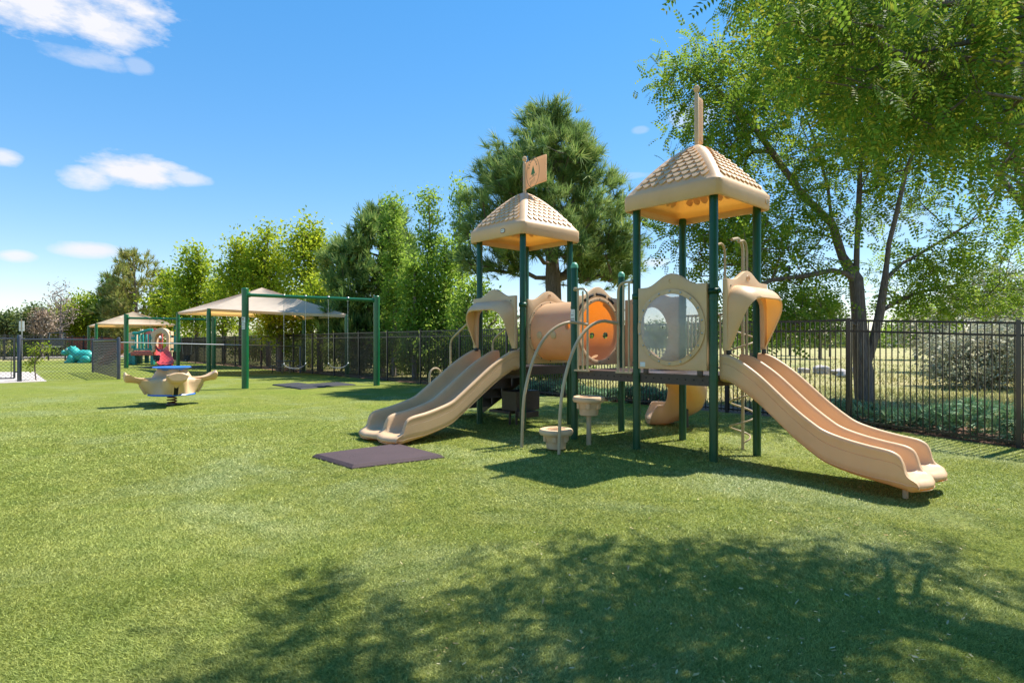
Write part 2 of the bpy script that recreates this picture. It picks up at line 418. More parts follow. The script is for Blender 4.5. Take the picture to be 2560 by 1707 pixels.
def meadowmat():
    m, nt, b = newmat('dry_meadow')
    c = ramp(nt, noise(nt, .22, 6, .6, None, .8), [(.3, (.19, .22, .06)), (.46, (.32, .30, .10)), (.7, (.44, .36, .17))])
    c = mixc(nt, 1.0, c, ramp(nt, noise(nt, 9, 6, .8), [(.35, (.6, .62, .6)), (.65, (1.3, 1.25, 1.2))]), 'MULTIPLY')
    nt.links.new(c, b.inputs['Base Color']); b.inputs['Roughness'].default_value = .95; bump(nt, b, noise(nt, 14, 5, .8), .8, .08); return m
M['meadow'] = meadowmat()
M['straw'] = leafmat('dry_grass_blades', (.22, .26, .08), (.42, .38, .15), (.56, .46, .25), .3, (.4, .35, .15))
M['litter'] = leafmat('fallen_leaves', (.35, .24, .10), (.5, .4, .2), (.6, .52, .36), .1, (.4, .3, .1))
# ------------------------------------------------------------------ ground
FP = Vector((6.6, 7.5, 0)); FU = Vector((-.669, .743, 0)); FN = Vector((.743, .669, 0))     # fence line and its outward side
def F(s, n, z=0.0): return FP + FU*s + FN*n + UP*z
rng = np.random.default_rng(7)
def ground_sheet():
    mb = MB(); xs = [-1500, -300, -120, -60, -30, -15, -8, -4, -2, 0, 1, 2, 3, 4, 5, 6, 8, 11, 15, 25, 45, 90, 300, 1500]
    ys = [-1500, -200, -60, -20, -8, -3, 0, 2, 4, 5, 6, 7, 8, 9, 10, 12, 15, 20, 30, 50, 90, 200, 500, 2500]
    mb.grid([[(x, y, gz(x, y)-.035 + (0 if y < 40 else 0)) for x in xs] for y in ys])
    tag(mb.build('ground', M['meadow'], smooth=60), kind='structure')
ground_sheet()
def turf():
    mb = MB(); ss = list(np.arange(-14, 6, .5)) + list(np.arange(6, 52.1, 2)); ns = [-60, -40, -30, -24, -20, -17, -14.5, -12.5] + list(np.arange(-11, -.3, .5)) + [.02]
    mb.grid([[(lambda p: (p.x, p.y, gz(p.x, p.y)))(F(s, n)) for n in ns] for s in ss])
    tag(mb.build('lawn', M['turf'], smooth=60), kind='structure')
turf()
def mulch():
    mb = MB(); ss = np.arange(-14, 52, 1.0)
    mb.grid([[(lambda p: (p.x, p.y, gz(p.x, p.y)-.006 + (.03*math.sin(s*3+n*9) if 0 < n < 1 else 0)*.5))(F(s, n)) for n in (.03, .3, .7, 1.05, 1.3)] for s in ss])
    tag(mb.build('mulch_bed', M['mulch'], smooth=60), kind='structure')
mulch()

# turf blades: dense near the camera, thinning with distance
def blades():
    n = 980000
    y = 1.9/(1-rng.random(n)*(1-1.9/15))           # density falls as 1/y^2
    x = (rng.random(n)*2-1)*1.04*y
    nrm = (x-6.6)*.743+(y-7.5)*.669
    # keep out of the rubber tiles and off the far side of the fence
    k = (nrm < -.05) & (rng.random(n) < np.clip((15-y)/7, 0, 1))
    x, y = x[k], y[k]; n = len(x)
    q1, q2 = G(780, 1143), G(996, 1114.5); q4 = G(879, 1173); a = q2-q1; c = q4-q1
    px, py = x-q1.x, y-q1.y; det = a.x*c.y-a.y*c.x
    u = (px*c.y-py*c.x)/det; v = (a.x*py-a.y*px)/det
    k = ~((u > .0) & (u < 1.0) & (v > .0) & (v < 1.0)); x, y = x[k], y[k]; n = len(x)
    z = np.array([0.0]*n); m = (x > 2) & (y < 9.6)
    t1 = np.clip((x-2)/1.5, 0, 1); t2 = np.clip((9.6-y)/2.6, 0, 1); z = -.12*(t1*t1*(3-2*t1))*(t2*t2*(3-2*t2))
    sc_ = np.clip(y/3.2, .75, 2.4)
    h = (.006+.008*rng.random(n))*np.sqrt(sc_); w = (.0014+.0014*rng.random(n))*sc_*1.2
    ang = rng.random(n)*6.283; lean = .9+1.3*rng.random(n)
    # the pile lies over in brushed swathes
    sw = np.sin(x*1.7+1.3*np.sin(y*1.1))+np.sin(y*2.3+x*.6)
    dx = np.cos(ang)*lean + .5*np.cos(sw*1.3); dy = np.sin(ang)*lean + .5*np.sin(sw*1.3)
    wa = rng.random(n)*3.1416
    V = np.empty((n, 3, 3), np.float32)
    V[:, 0] = np.stack([x-np.cos(wa)*w, y-np.sin(wa)*w, z-.002], 1); V[:, 1] = np.stack([x+np.cos(wa)*w, y+np.sin(wa)*w, z-.002], 1)
    V[:, 2] = np.stack([x+dx*h, y+dy*h, z+h], 1)
    Fc = np.arange(n*3).reshape(-1, 3)
    o = mesh_np('turf_blades', V.reshape(-1, 3), Fc, M['blade']); tag(o, 'short synthetic turf blades on the lawn', 'turf', kind='stuff')
blades()

def litter():
    n = 1000
    kind = rng.random(n)
    y = 2.1/(1-rng.random(n)*(1-2.1/9.5)); x = (rng.random(n)*1.15-.22)*.9*y
    keep = (rng.random(n) < np.clip((x/y+.5)*1.2, .06, 1)); x, y = x[keep], y[keep]; n = len(x)
    TV = np.array([(-.5, 0, 0), (-.2, .22, .08), (.25, .18, .02), (.5, 0, .1), (.2, -.2, .02), (-.25, -.18, .08)], float); TF = np.array([[0, 1, 2, 5], [5, 2, 3, 4]])
    a = rng.random(n)*6.283; s = (.012+.02*rng.random(n)**2)
    X = np.stack([np.cos(a), np.sin(a), rng.normal(0, .25, n)], 1)*s[:, None]; Y = np.stack([-np.sin(a), np.cos(a), rng.normal(0, .35, n)], 1)*(s*(.35+.5*rng.random(n)))[:, None]
    Z = np.stack([0*a, 0*a, 0*a+1], 1)*s[:, None]
    mats = np.stack([X, Y, Z], 2); z = np.array([gz(p, q)+.022 for p, q in zip(x, y)])
    V, Fc = instance_np(TV, TF, np.stack([x, y, z], 1), mats)
    tag(mesh_np('leaf_litter', V, Fc, M['litter']), 'small pale fallen leaves scattered over the lawn', 'leaf litter', kind='stuff')
litter()

# ------------------------------------------------------------------ long black picket fence
HF = 1.63
def picket_fence(name, label, s0, panels, step=2.0, s_off=.07, first=-2):
    root = empty(name, F(s_off+first*step, 0), label, 'fence')
    for k in range(first, first+panels+1):
        p = F(s_off+k*step, 0); z0 = gz(p.x, p.y)
        mb = MB(); mb.box(p+UP*(z0+(HF+.03)/2), (.052, .052, HF+.07), (FU, FN, UP)); mb.box(p+UP*(z0+HF+.072), (.06, .06, .014), (FU, FN, UP))
        mb.v = [(x, y, z-.02) for x, y, z in mb.v]
        mb.build('post', M['fpost'], root, smooth=0, bevel=.004)
        if k == first+panels: break
        q = F(s_off+(k+1)*step, 0); z1 = gz(q.x, q.y); mb = MB()
        d = (q+UP*z1)-(p+UP*z0); L = d.length; ax = (d/L, FN, UP)
        mid = (p+q)/2+UP*(z0+z1)/2
        for zz in (HF-.012, HF-.175, .075): mb.box(mid+UP*zz, (L-.052, .026, .03), ax)
        m = 26
        for i in range(m):
            t = (i+.5)/m; c = p+UP*z0+d*t
            mb.box(c+UP*(HF/2+.015), (.0145, .0145, HF-.05), (FU, FN, UP))
        mb.build('picket_panel', M['black'], root, smooth=0)
    return root
picket_fence('picket_fence', 'long black metal picket fence running from the right edge back behind the playground', 0, 25)

# ------------------------------------------------------------------ the big tan and green play structure
PS = empty('play_structure', T(0, 0), 'large tan and green play structure with two roofed towers, double slides and a tunnel', 'play structure')
PR = .046
def deckpost(a, b, top, capz=False):
    p = T(a, b); z0 = gz(p.x, p.y)-.05
    mb = MB(); mb.lathe(p, [(PR, z0), (PR, top-.02), (PR-.006, top)], 20)
    for zz in (1.72, 1.02, .86):
        if zz < top: mb.lathe(p, [(PR+.004, zz-.012), (PR+.004, zz+.012)], 20)
    o = mb.build('post', M['green'], PS)
    if capz:
        mb = MB(); mb.lathe(p, [(PR+.003, top-.03), (PR+.003, top), (PR*.9, top+.02), (PR*.55, top+.04), (.004, top+.047)], 20)
        mb.build('cap', M['cap'], o)
    return o
for a in (0, MD, 3*MD, 4*MD):
    for b in (0, 1.0): deckpost(a, b, 2.86)
sp = deckpost(2*MD, 0, 2.26, True); deckpost(2*MD, 1.0, 2.22, True)
# sticker sheet wrapped on the short front post
def wrap_sticker(p, r, z0, z1, az, width, parent, lines, mats):
    mb = MB(); n = 6
    def ring(z, rr, a0, a1): return [p + Vector((math.cos(a0+(a1-a0)*i/n)*rr, math.sin(a0+(a1-a0)*i/n)*rr, z)) for i in range(n+1)]
    w = width/r/2
    mb.grid([ring(z0, r+.003, az-w, az+w), ring(z1, r+.003, az-w, az+w)])
    for (f0, f1, w0, w1, mi) in lines:
        mb.mi = mi; mb.grid([ring(z0+(z1-z0)*f0, r+.0045, az-w+2*w*w0, az-w+2*w*w1), ring(z0+(z1-z0)*f1, r+.0045, az-w+2*w*w0, az-w+2*w*w1)])
    return mb.build('sticker', mats, parent)
wrap_sticker(T(2*MD, 0), PR, 1.52, 1.69, R(-135), .075, sp, [(.72, .95, .2, .8, 2), (.52, .6, .3, .5, 1), (.52, .6, .6, .75, 1), (.26, .32, .1, .9, 1), (.12, .18, .1, .8, 1)],
             [M['white'], M['print'], M['steel']])

def deck(a0, a1):
    mb = MB(); c = T((a0+a1)/2, .5); L = a1-a0-.02; z1, z0 = .905, .79
    for b in (.012, .988): mb.box(T((a0+a1)/2, b, (z0+z1)/2), (L-.07, .018, z1-z0), (E1, E2, UP))
    for a in (a0+.012, a1-.012): mb.box(T(a, .5, (z0+z1)/2), (.018, .9, z1-z0), (E1, E2, UP))
    mb.box(c+UP*(z1-.004), (L-.03, .945, .012), (E1, E2, UP))
    mb.box(c+UP*(z0+.05), (L-.1, .06, .06), (E1, E2, UP))
    # punched holes and bolts along the edge
    mb.mi = 1
    for i in range(8):
        a = a0+.13+(a1-a0-.26)*i/7
        for b, s in ((0, -1), (1, 1)): mb.lathe(T(a, b, .85)+E2*(.003 if s < 0 else -.003), [(.0085, 0), (.0085, .0035)], 8, (E1, UP, E2*s))
    mb.build('deck', [M['brown'], M['dark']], PS, smooth=30)
deck(0, MD); deck(2*MD, 3*MD); deck(3*MD, 4*MD)

# --- panels
def hump(w, z0, zs, zt, n=24, half=.55):
    """outline of a panel with a humped top, counter-clockwise from the lower left"""
    top = []
    for i in range(n+1):
        x = w-2*w*i/n; t = abs(x)/(w*(.78))
        h = zs+(zt-zs)*(.5+.5*math.cos(math.pi*min(1, t)))
        top.append((x, h))
    return [(-w, z0), (w, z0)] + top
def hole_plate(mb, w, z0, zs, zt, cx, cz, r, P0, ex, en, t, nn=64, rz=None):
    """humped panel with a round hole"""
    rz = rz or r
    outer, inner = [], []
    def bound(a):
        dx, dz = math.cos(a), math.sin(a); lo, hi = 0, 3
        for _ in range(30):
            m = (lo+hi)/2; x, z = cx+dx*m, cz+dz*m
            tt = abs(x)/(w*.78); top = zs+(zt-zs)*(.5+.5*math.cos(math.pi*min(1, tt)))
            if abs(x) < w and z0 < z < top: lo = m
            else: hi = m
        return (cx+dx*lo, cz+dz*lo)
    angs = [2*math.pi*i/nn for i in range(nn)]
    for cxx, czz in ((-w, z0), (w, z0), (w, zs), (-w, zs)):
        a = math.atan2(czz-cz, cxx-cx) % (2*math.pi); k = min(range(len(angs)), key=lambda i: abs(angs[i]-a)); angs[k] = a
    for a in angs:
        outer.append(bound(a)); inner.append((cx+r*math.cos(a), cz+rz*math.sin(a)))
    mb.plate(outer, inner, P0, ex, UP, en, t)
    return mb
def ring_plate(mb, ro, ri, P0, ex, en, t, n=48):
    o = [(ro*math.cos(2*math.pi*i/n), ro*math.sin(2*math.pi*i/n)) for i in range(n)]
    i_ = [(x*ri/ro, y*ri/ro) for x, y in o]; mb.plate(o, i_, P0, ex, UP, en, t)

# bubble window panel between the front posts of the right tower
def bubble_panel():
    a = 3.5*MD; P0 = T(a, -.005); w = .435
    mb = MB(); hole_plate(mb, w, .955, 1.89, 2.03, 0, 1.425, .40, P0, E1, -E2, .045)
    # side flanges
    for s in (-1, 1): mb.box(T(a+s*(w-.012), .02, 1.42), (.022, .05, .93), (E1, E2, UP))
    o = mb.build('bubble_panel', M['tan'], PS, bevel=.008)
    rb = MB(); ring_plate(rb, .428, .375, P0+UP*1.425-E2*.048, E1, -E2, .016)
    ro = rb.build('window_ring', M['pod'], o, bevel=.004)
    bb = MB()
    for i in range(18):
        t = 2*math.pi*(i+.5)/18; c = P0+UP*1.425-E2*.064+E1*.402*math.cos(t)+UP*.402*math.sin(t)
        bb.lathe(c, [(.012, 0), (.011, .006), (.006, .010)], 10, (E1, UP, -E2))
    bb.build('bolts', M['steel'], o)
    ds = MB(); rows = []
    for i in range(9):
        t = i/8; rr = .38*math.cos(t*math.pi/2*.985); rows.append([P0+UP*1.425-E2*(.05+.15*math.sin(t*math.pi/2))+E1*rr*math.cos(q)+UP*rr*math.sin(q) for q in [2*math.pi*j/40 for j in range(40)]])
    ds.grid(rows, wrap=True); ds.build('bubble_window', M['bubble'], o, smooth=80)
    st = MB(); st.box(P0+E1*(-w+.065)+UP*1.005-E2*.047, (.07, .004, .055), (E1, E2, UP)); st.build('sticker', M['white'], o, bevel=.002)
    em = MB(); pts = [P0+UP*1.945-E2*.048+E1*.022*math.cos(t)+UP*.022*math.sin(t) for t in [R(70+k*20) for k in range(11)]]
    em.tube(pts, .004, 6); em.build('moulded_emblem', M['pod'], o)
    lg = MB()
    for s in (-1, 1): lg.box(T(a+s*(w-.09), -.02, .93), (.06, .03, .07), (E1, E2, UP))
    lg.build('panel_bracket', M['brown'], o, bevel=.004)
bubble_panel()

# crawl tunnel between the left tower and the middle deck
TC, TR = 1.42, .405
def tunnel():
    a0, a1 = MD+.03, 2*MD-.03; nA, nL = 120, 60; L = a1-a0
    ex = E2
    holes = [(1.75, 180), (1.50, 0), (1.75, 0), (1.25, 0)]          # (a, side angle): 180 = camera side
    def tp(i, j, rr=TR):
        t = 2*math.pi*i/nA; return (t, a0+L*j/nL)
    pts = {}
    rows = []
    for j in range(nL+1):
        row = []
        for i in range(nA):
            t, a = tp(i, j)
            for (ha, hd) in holes:
                du = ((t-R(hd)+R(12)*0+math.pi) % (2*math.pi)-math.pi)*TR+.055; dv = a-ha; d = math.hypot(du, dv)
                if .030 < d < .058: du, dv = du*.045/d, dv*.045/d; t = R(hd)+(du-.055)/TR; a = ha+dv
            row.append(T(a, .5, TC)+ex*TR*math.cos(t)+UP*TR*math.sin(t)*1.03)
        rows.append(row)
    vs = [p for r_ in rows for p in r_]; fs = []
    for j in range(nL):
        for i in range(nA):
            t, a = tp(i+.5, j+.5); skip = False
            for (ha, hd) in holes:
                du = ((t-R(hd)+math.pi) % (2*math.pi)-math.pi)*TR+.055
                if math.hypot(du, a-ha) < .044: skip = True
            if not skip: fs.append((j*nA+i, j*nA+(i+1) % nA, (j+1)*nA+(i+1) % nA, (j+1)*nA+i))
    mb = MB(); mb.add(vs, fs)
    tun = mb.build('tunnel', M['tunnel'], PS, smooth=50)
    dm = MB()
    for ha in (1.22, 1.49):
        dirv = (-E2*math.cos(R(8)) - UP*math.sin(R(8))); c = T(ha, .5, TC)+dirv*(TR+.001); vv = E1.cross(dirv).normalized()
        dm.lathe(c, [(.052, -.02), (.052, .006), (.045, .009)], 20, (E1, vv, dirv))
    dm.build('raised_disc', M['shell'], tun)
    for (a, s) in ((MD, 1), (2*MD, -1)):
        P0 = T(a, .5)+E1*(.0 if s > 0 else .0); w = .44
        mb = MB(); hole_plate(mb, w, .955, 1.88, 2.02, 0, TC, TR+.004, P0, E2, E1*s, .045 if s < 0 else .045)
        pn = mb.build('tunnel_panel', M['tan'], PS, bevel=.007)
        rm = MB(); out = -s
        P1 = P0 + (E1*.047*s if s > 0 else E1*.0)
        ring_plate(rm, TR+.045, TR-.004, (P1+UP*TC) if s > 0 else (P0+UP*TC), E2, E1*(1), .018)
        rm.build('tunnel_ring', M['tan'], pn, bevel=.004)
        bb = MB()
        for i in range(14):
            t = 2*math.pi*(i+.5)/14; c = P1+UP*TC+E1*.018+E2*(TR+.027)*math.cos(t)+UP*(TR+.027)*math.sin(t)
            bb.lathe(c, [(.010, 0), (.006, .006)], 8, (E2, UP, E1))
        bb.build('bolts', M['rust'], pn)
        if s < 0:                       # vent slots across the arch, facing the middle deck
            vm = MB()
            for (t0, t1) in ((103, 128), (72, 97), (50, 66), (134, 147)):
                pts = [P0+UP*(TC-.0)+E1*.004+E2*.515*math.cos(R(t0+(t1-t0)*k/6))+UP*.515*math.sin(R(t0+(t1-t0)*k/6)) for k in range(7)]
                inn = [P0+UP*(TC-.0)+E1*.004+E2*.475*math.cos(R(t0+(t1-t0)*k/6))+UP*.475*math.sin(R(t0+(t1-t0)*k/6)) for k in range(7)]
                vm.grid([inn, pts])
            vm.build('vent_slot', M['dark'], pn, solid=.004)
        else:
            em = MB(); em.tube([P0+UP*1.955+E1*.048+E2*.022*math.cos(t)+UP*.022*math.sin(t) for t in [2*math.pi*k/12 for k in range(12)]], .004, 5, closed=True)
            em.build('moulded_emblem', M['shell'], pn)
tunnel()

# --- double slides
def smooth_path(pts, n):
    """Catmull-Rom through pts (s, z, ...)"""
    out = []; P = [pts[0]]+list(pts)+[pts[-1]]; k = len(pts)-1
    for i in range(n+1):
        u = i/n*k; j = min(int(u), k-1); t = u-j; p0, p1, p2, p3 = P[j], P[j+1], P[j+2], P[j+3]
        out.append(tuple(.5*(2*b+(c-a)*t+(2*a-5*b+4*c-d)*t*t+(-a+3*b-3*c+d)*t**3) for a, b, c, d in zip(p0, p1, p2, p3)))
    return out
def slide(O3, ex, ed, prof, zoff, W=.45, label=None):
    """O3 the middle of the tower edge, ex across, ed outwards; prof: (s, rim z, wall height, lip) """
    P = smooth_path(prof, 96)
    rows = []
    half = []
    # half of the cross-section, from the middle to the outside over the top: (x, f) with f 1 = rim, 0 = bed
    def sect(hw, e, lipk):
        # hw: wall height above bed, e: thickness below bed
        xs = [(.0, hw*.97), (.012, hw*.965), (.024, hw*.90), (.032, hw*.78), (.038, hw*.5), (.048, hw*.25), (.075, hw*.06), (.115, .0), (.22, -.004), (.325, .0),
              (.36, hw*.06), (.385, hw*.25), (.394, hw*.5), (.400, hw*.80), (.406, hw*.93), (.418, hw*1.0), (.436, hw*1.01), (.450, hw*.96), (.456, hw*.87), (.452, hw*.82),
              (.452, hw*.58), (.4475, hw*.565), (.452, hw*.55), (.450, hw*.1), (.447, -e*.35), (.4425, -e*.42), (.4465, -e*.5), (.42, -e*.9), (.37, -e*1.18), (.26, -e*1.28), (.13, -e*1.12), (.05, -e*.72), (.0, -e*.45)]
        k = W/.45
        left = [(-x*k, z) for x, z in reversed(xs[1:-1])]
        return [(x*k, z) for x, z in xs] + left[:]
    end_s = P[-1][0]
    for (s, zr, wh, th) in P:
        sec = sect(max(wh, .004), th, 0)
        bed = zr-wh
        wq = sstep((s/end_s-.90)/.08); row = [O3+ex*x+ed*(s+wq*(.055*math.sin(math.pi*min(1, abs(x)/.45))-.035))+UP*(bed+z+zoff) for x, z in sec]
        rows.append(row)
    n = len(rows[0])
    mb = MB(); mb.grid(rows, wrap=True)
    mb.add(rows[0], [tuple(range(n-1, -1, -1))]); mb.add(rows[-1], [tuple(range(n))])
    return mb.build('slide', M['slide'], PS, smooth=50, merge=.0005)
# (distance, rim height, wall height, thickness under the bed)
PR_R = [(.02, 1.135, .235, .05), (.12, 1.125, .235, .055), (.26, 1.06, .245, .06), (.48, .915, .25, .06), (.80, .645, .25, .06), (1.0, .50, .245, .06), (1.12, .435, .245, .06), (1.30, .385, .245, .06), (1.48, .352, .24, .065),
        (1.60, .335, .228, .075), (1.68, .318, .214, .085), (1.735, .285, .184, .09), (1.77, .225, .126, .095), (1.79, .165, .07, .096), (1.815, .13, .038, .096), (1.845, .11, .018, .09), (1.88, .092, .006, .078), (1.905, .072, .002, .058), (1.918, .048, .001, .034), (1.916, .025, .0, .010)]
PR_R = [(s*(.955 if s > .5 else 1-.045*s/.5), z, w, t) for s, z, w, t in PR_R]
sl_r = slide(T(4*MD+.02, .515), E2, E1, PR_R, 0, W=.465)
PR_L = [(s*1.135, z+(.02 if s < 1.2 else .03), w, t) for s, z, w, t in PR_R]
PR_L = [(s, z + .06*math.exp(-((s-.95)/.45)**2), w, t) for s, z, w, t in PR_L]
sl_l = slide(T(.5*MD, -.02), E1, -E2, PR_L, 0, W=.465)
def slide_foot(o, base, ex, ed, z0, z1):
    for s in (-1, 1):
        mb = MB(); c = base+ex*.2*s
        mb.box(c+UP*((z0+z1)/2), (.05, .035, z1-z0), (ex, ed, UP)); mb.box(c+UP*(z1-.01)-ed*.03, (.07, .1, .02), (ex, ed, UP))
        mb.build('foot', M['tan'], o, bevel=.004)
slide_foot(sl_r, T(4*MD+1.66, .5), E2, E1, -.13, .09); slide_foot(sl_l, T(.5*MD, -1.80), E1, -E2, -.01, .09)

# --- hoods over the slide entrances
def hood(O3, ex, ed, name='slide_hood'):
    zb, w = 1.175, .475
    mb = MB(); outer, inner = [], []; n = 40
    # frame plate: from the lower left leg over the top to the lower right leg
    for i in range(n+1):
        t = i/n
        if t < .25: outer.append((-w, zb+(1.93-zb)*t/.25)); 
        elif t > .75: outer.append((w, 1.93-(1.93-zb)*(t-.75)/.25))
        else:
            x = -w+2*w*(t-.25)/.5; outer.append((x, 1.93+.115*(.5+.5*math.cos(math.pi*min(1, abs(x)/.33)))))
    def arch(t, wb, wt, z0, z1, r):
        # inner arch: straight legs with rounded corners
        L1_, L2_ = (z1-r-z0), math.pi/2*r; L3_ = 2*(wt-r); tot_ = 2*L1_+2*L2_+L3_; d = t*tot_
        if d < L1_: k = d/L1_; return (-(wb+(wt-wb)*k), z0+d)
        d -= L1_
        if d < L2_: a = d/r; return (-wt+r-r*math.cos(a), z1-r+r*math.sin(a))
        d -= L2_
        if d < L3_: return (-wt+r+d, z1)
        d -= L3_
        if d < L2_: a = d/r; return (wt-r+r*math.sin(a), z1-r+r*math.cos(a))
        d -= L2_; k = d/L1_; return (wt+(wb-wt)*k, z1-r-d)
    for i in range(n+1): inner.append(arch(i/n, .40, .385, zb, 1.76, .14))
    q = lambda L, k: [O3+ex*x+UP*z+ed*k for x, z in L]
    m1 = n+1; vs = q(outer, 0)+q(inner, 0)+q(outer, .05)+q(inner, .05); fs = []
    for i in range(n):
        j = i+1; fs += [(i, m1+i, m1+j, j), (2*m1+i, 2*m1+j, 3*m1+j, 3*m1+i), (i, j, 2*m1+j, 2*m1+i), (m1+i, 3*m1+i, 3*m1+j, m1+j)]
    fs += [(0, 2*m1, 3*m1, m1), (n, m1+n, 3*m1+n, 2*m1+n)]
    mb.add(vs, fs)
    o = mb.build(name, M['tan'], PS, bevel=.006)
    # the cowl: bulges outwards and tapers down both legs
    cw = MB(); rows = []; NA, NB = 64, 12
    def back(t): return arch(t, .465, .455, zb, 1.87, .20)
    def front(t):
        x, z = arch(t, .42, .41, zb, 1.735, .21)
        h = min(1, max(0, (z-zb-.02)/(1.72-zb)))**.95
        y = .06+.24*h
        bow = .05*math.sin(math.pi*min(1, max(0, (z-zb)/(1.735-zb))))*(1 if x > 0 else -1)*min(1, abs(x)/.2)
        return (x+bow*.6*h, z, y)
    for i in range(NA+1):
        t = i/NA; xb, zb_ = back(t); xf, zf, yf = front(t); row = []
        for j in range(NB+1):
            u = j/NB; s1, c1 = math.sin(u*math.pi/2), 1-math.cos(u*math.pi/2)
            s1 = s1*.65+u*.35
            row.append(O3+ex*(xb+(xf-xb)*c1)+UP*(zb_+(zf-zb_)*c1)+ed*(.045+(yf-.045)*s1))
        # rolled lip
        row.append(row[-1]-ed*.012-UP*.012*(0 if abs(xf) > .3 else 1)-ex*(.018*(1 if xf > 0 else -1) if abs(xf) > .2 else 0))
        rows.append(row)
    cw.grid(rows); cw.build('cowl', M['shell'], o, smooth=70)
    br = MB()
    for s in (-1, 1):
        br.box(O3+ex*s*.41+ed*.04+UP*(zb-.02), (.05, .035, .05), (ex, ed, UP))
    br.build('bracket', M['rust'], o)
    sc2 = MB()
    for x in (-.39, .39): sc2.lathe(O3+ex*x+UP*1.86+ed*.05, [(.009, 0), (.008, .004)], 8, (ex, UP, ed))
    sc2.build('bolts', M['rust'], o)
    return o
hd = hood(T(4*MD+.08, .51), E2, E1); hl = hood(T(.5*MD, -.09), E1, -E2)
em = MB()
for k, r_ in enumerate((.030, .020, .010)): em.tube([T(4*MD+.08, .51, 1.965)+E1*.053+E2*r_*1.3*math.cos(t)+UP*r_*math.sin(t) for t in [2*math.pi*i/14 for i in range(14)]], .0025, 5, closed=True)
em.build('moulded_emblem', M['shell'], hd)
# clamps holding the hoods to the posts
cl = MB()
for (a, b, e) in ((4*MD, 0, E1), (0, 0, -E2), (MD, 0, -E2), (4*MD, 1.0, E1), (3*MD, 0, E1), (4*MD, 0, -E1)):
    for z in (1.80,): cl.lathe(T(a, b, z-.03), [(PR+.010, 0), (PR+.010, .06)], 16); cl.box(T(a, b, z)+e*.06, (.03, .03, .045)); 
cl.build('post_clamp', M['green'], PS)

# --- roofs
def roof(cx, cy):
    """cx, cy: structure coordinates of the centre"""
    H = .615; c0 = T(cx, cy)
    def rr(s, r, n=48):
        pts = []; per = n//4
        for q in range(4):
            a0 = q*math.pi/2
            for i in range(per):
                f = i/per
                if f < .5:      # straight run then corner
                    pass
                pts.append((q, f))
        return pts
    def ringpts(s, r, z, nS=9, nC=5):
        """rounded square of half size s, corner radius r"""
        out = []
        for q in range(4):
            ca, sa = math.cos(q*math.pi/2), math.sin(q*math.pi/2)
            for i in range(nS+1):
                x, y = s, -(s-r)+2*(s-r)*i/nS
                out.append((x*ca-y*sa, x*sa+y*ca))
            for i in range(1, nC):
                a = math.pi/2*i/nC; x, y = s-r+r*math.cos(a), s-r+r*math.sin(a); out.append((x*ca-y*sa, x*sa+y*ca))
        return [c0+E1*x+E2*y+UP*z for x, y in out]
    def zr(r): return 2.985+.60*(1-r**1.45)
    rings = [ringpts(H-.055, .05, 2.87), ringpts(H-.05, .05, 2.815), ringpts(H-.035, .06, 2.80), ringpts(H-.012, .07, 2.80), ringpts(H, .08, 2.815), ringpts(H+.004, .085, 2.94),
             ringpts(H, .085, 2.972), ringpts(H-.015, .085, 2.985)]
    for r in (.955, .9, .8, .7, .6, .5, .4, .3, .22, .15, .09, .04): rings.append(ringpts((H-.015)*r, .085*(.4+.6*r), zr(r)))
    mb = MB(); mb.grid(rings, wrap=True); mb.add(rings[-1], [tuple(range(len(rings[-1])))])
    o = mb.build('roof', M['shell'], PS, smooth=45)
    # shingles: overlapping scalloped tongues on all four faces
    HH = H-.015
    for q in range(4):
        sh = MB()
        ca, sa = math.cos(q*math.pi/2), math.sin(q*math.pi/2)
        ex = E1*ca+E2*sa; ey = -E1*sa+E2*ca
        def SP(r, y, lift):
            x = HH*r; nrm = (ex*.6+UP*.8).normalized(); return c0+ex*x+ey*y+UP*zr(r)+nrm*lift
        r = .955; row = 0
        while r > .22:
            dr = .082; r2 = r-dr*1.15; half = HH*(r-.03)-.035-.02
            wst = .104; nn = int(2*half/wst)+2; offs = (row % 2)*wst/2
            for i in range(-nn, nn+1):
                y0 = i*wst+offs
                lim = HH*(r-.05)-.070
                if abs(y0) > lim-.01: continue
                hw = min(wst/2*.94, lim-abs(y0)+.012)
                m = 7; tip = []; base = []
                for k in range(m+1):
                    u = -1+2*k/m; y = y0+hw*u; rb = r-.045*(abs(u)**2.2)*dr/.082
                    y = max(-lim-.012, min(lim+.012, y))
                    tip.append((rb, y)); 
                top = [SP(a, b, .017) for a, b in tip]; bot = [SP(a, b, .003) for a, b in tip]
                back = [SP(r2, max(-(HH*(r2-.05)-.06), min(HH*(r2-.05)-.06, y0+hw*(-1+2*k/m))), .004) for k in range(m+1)]
                midl = [SP(r-.055, max(-lim, min(lim, y0+hw*(-1+2*k/m))), .0135) for k in range(m+1)]
                sh.grid([bot, top, midl, back])
            r -= dr; row += 1
        sh.build('shingles', M['shell'], o, smooth=50)
    return o, c0
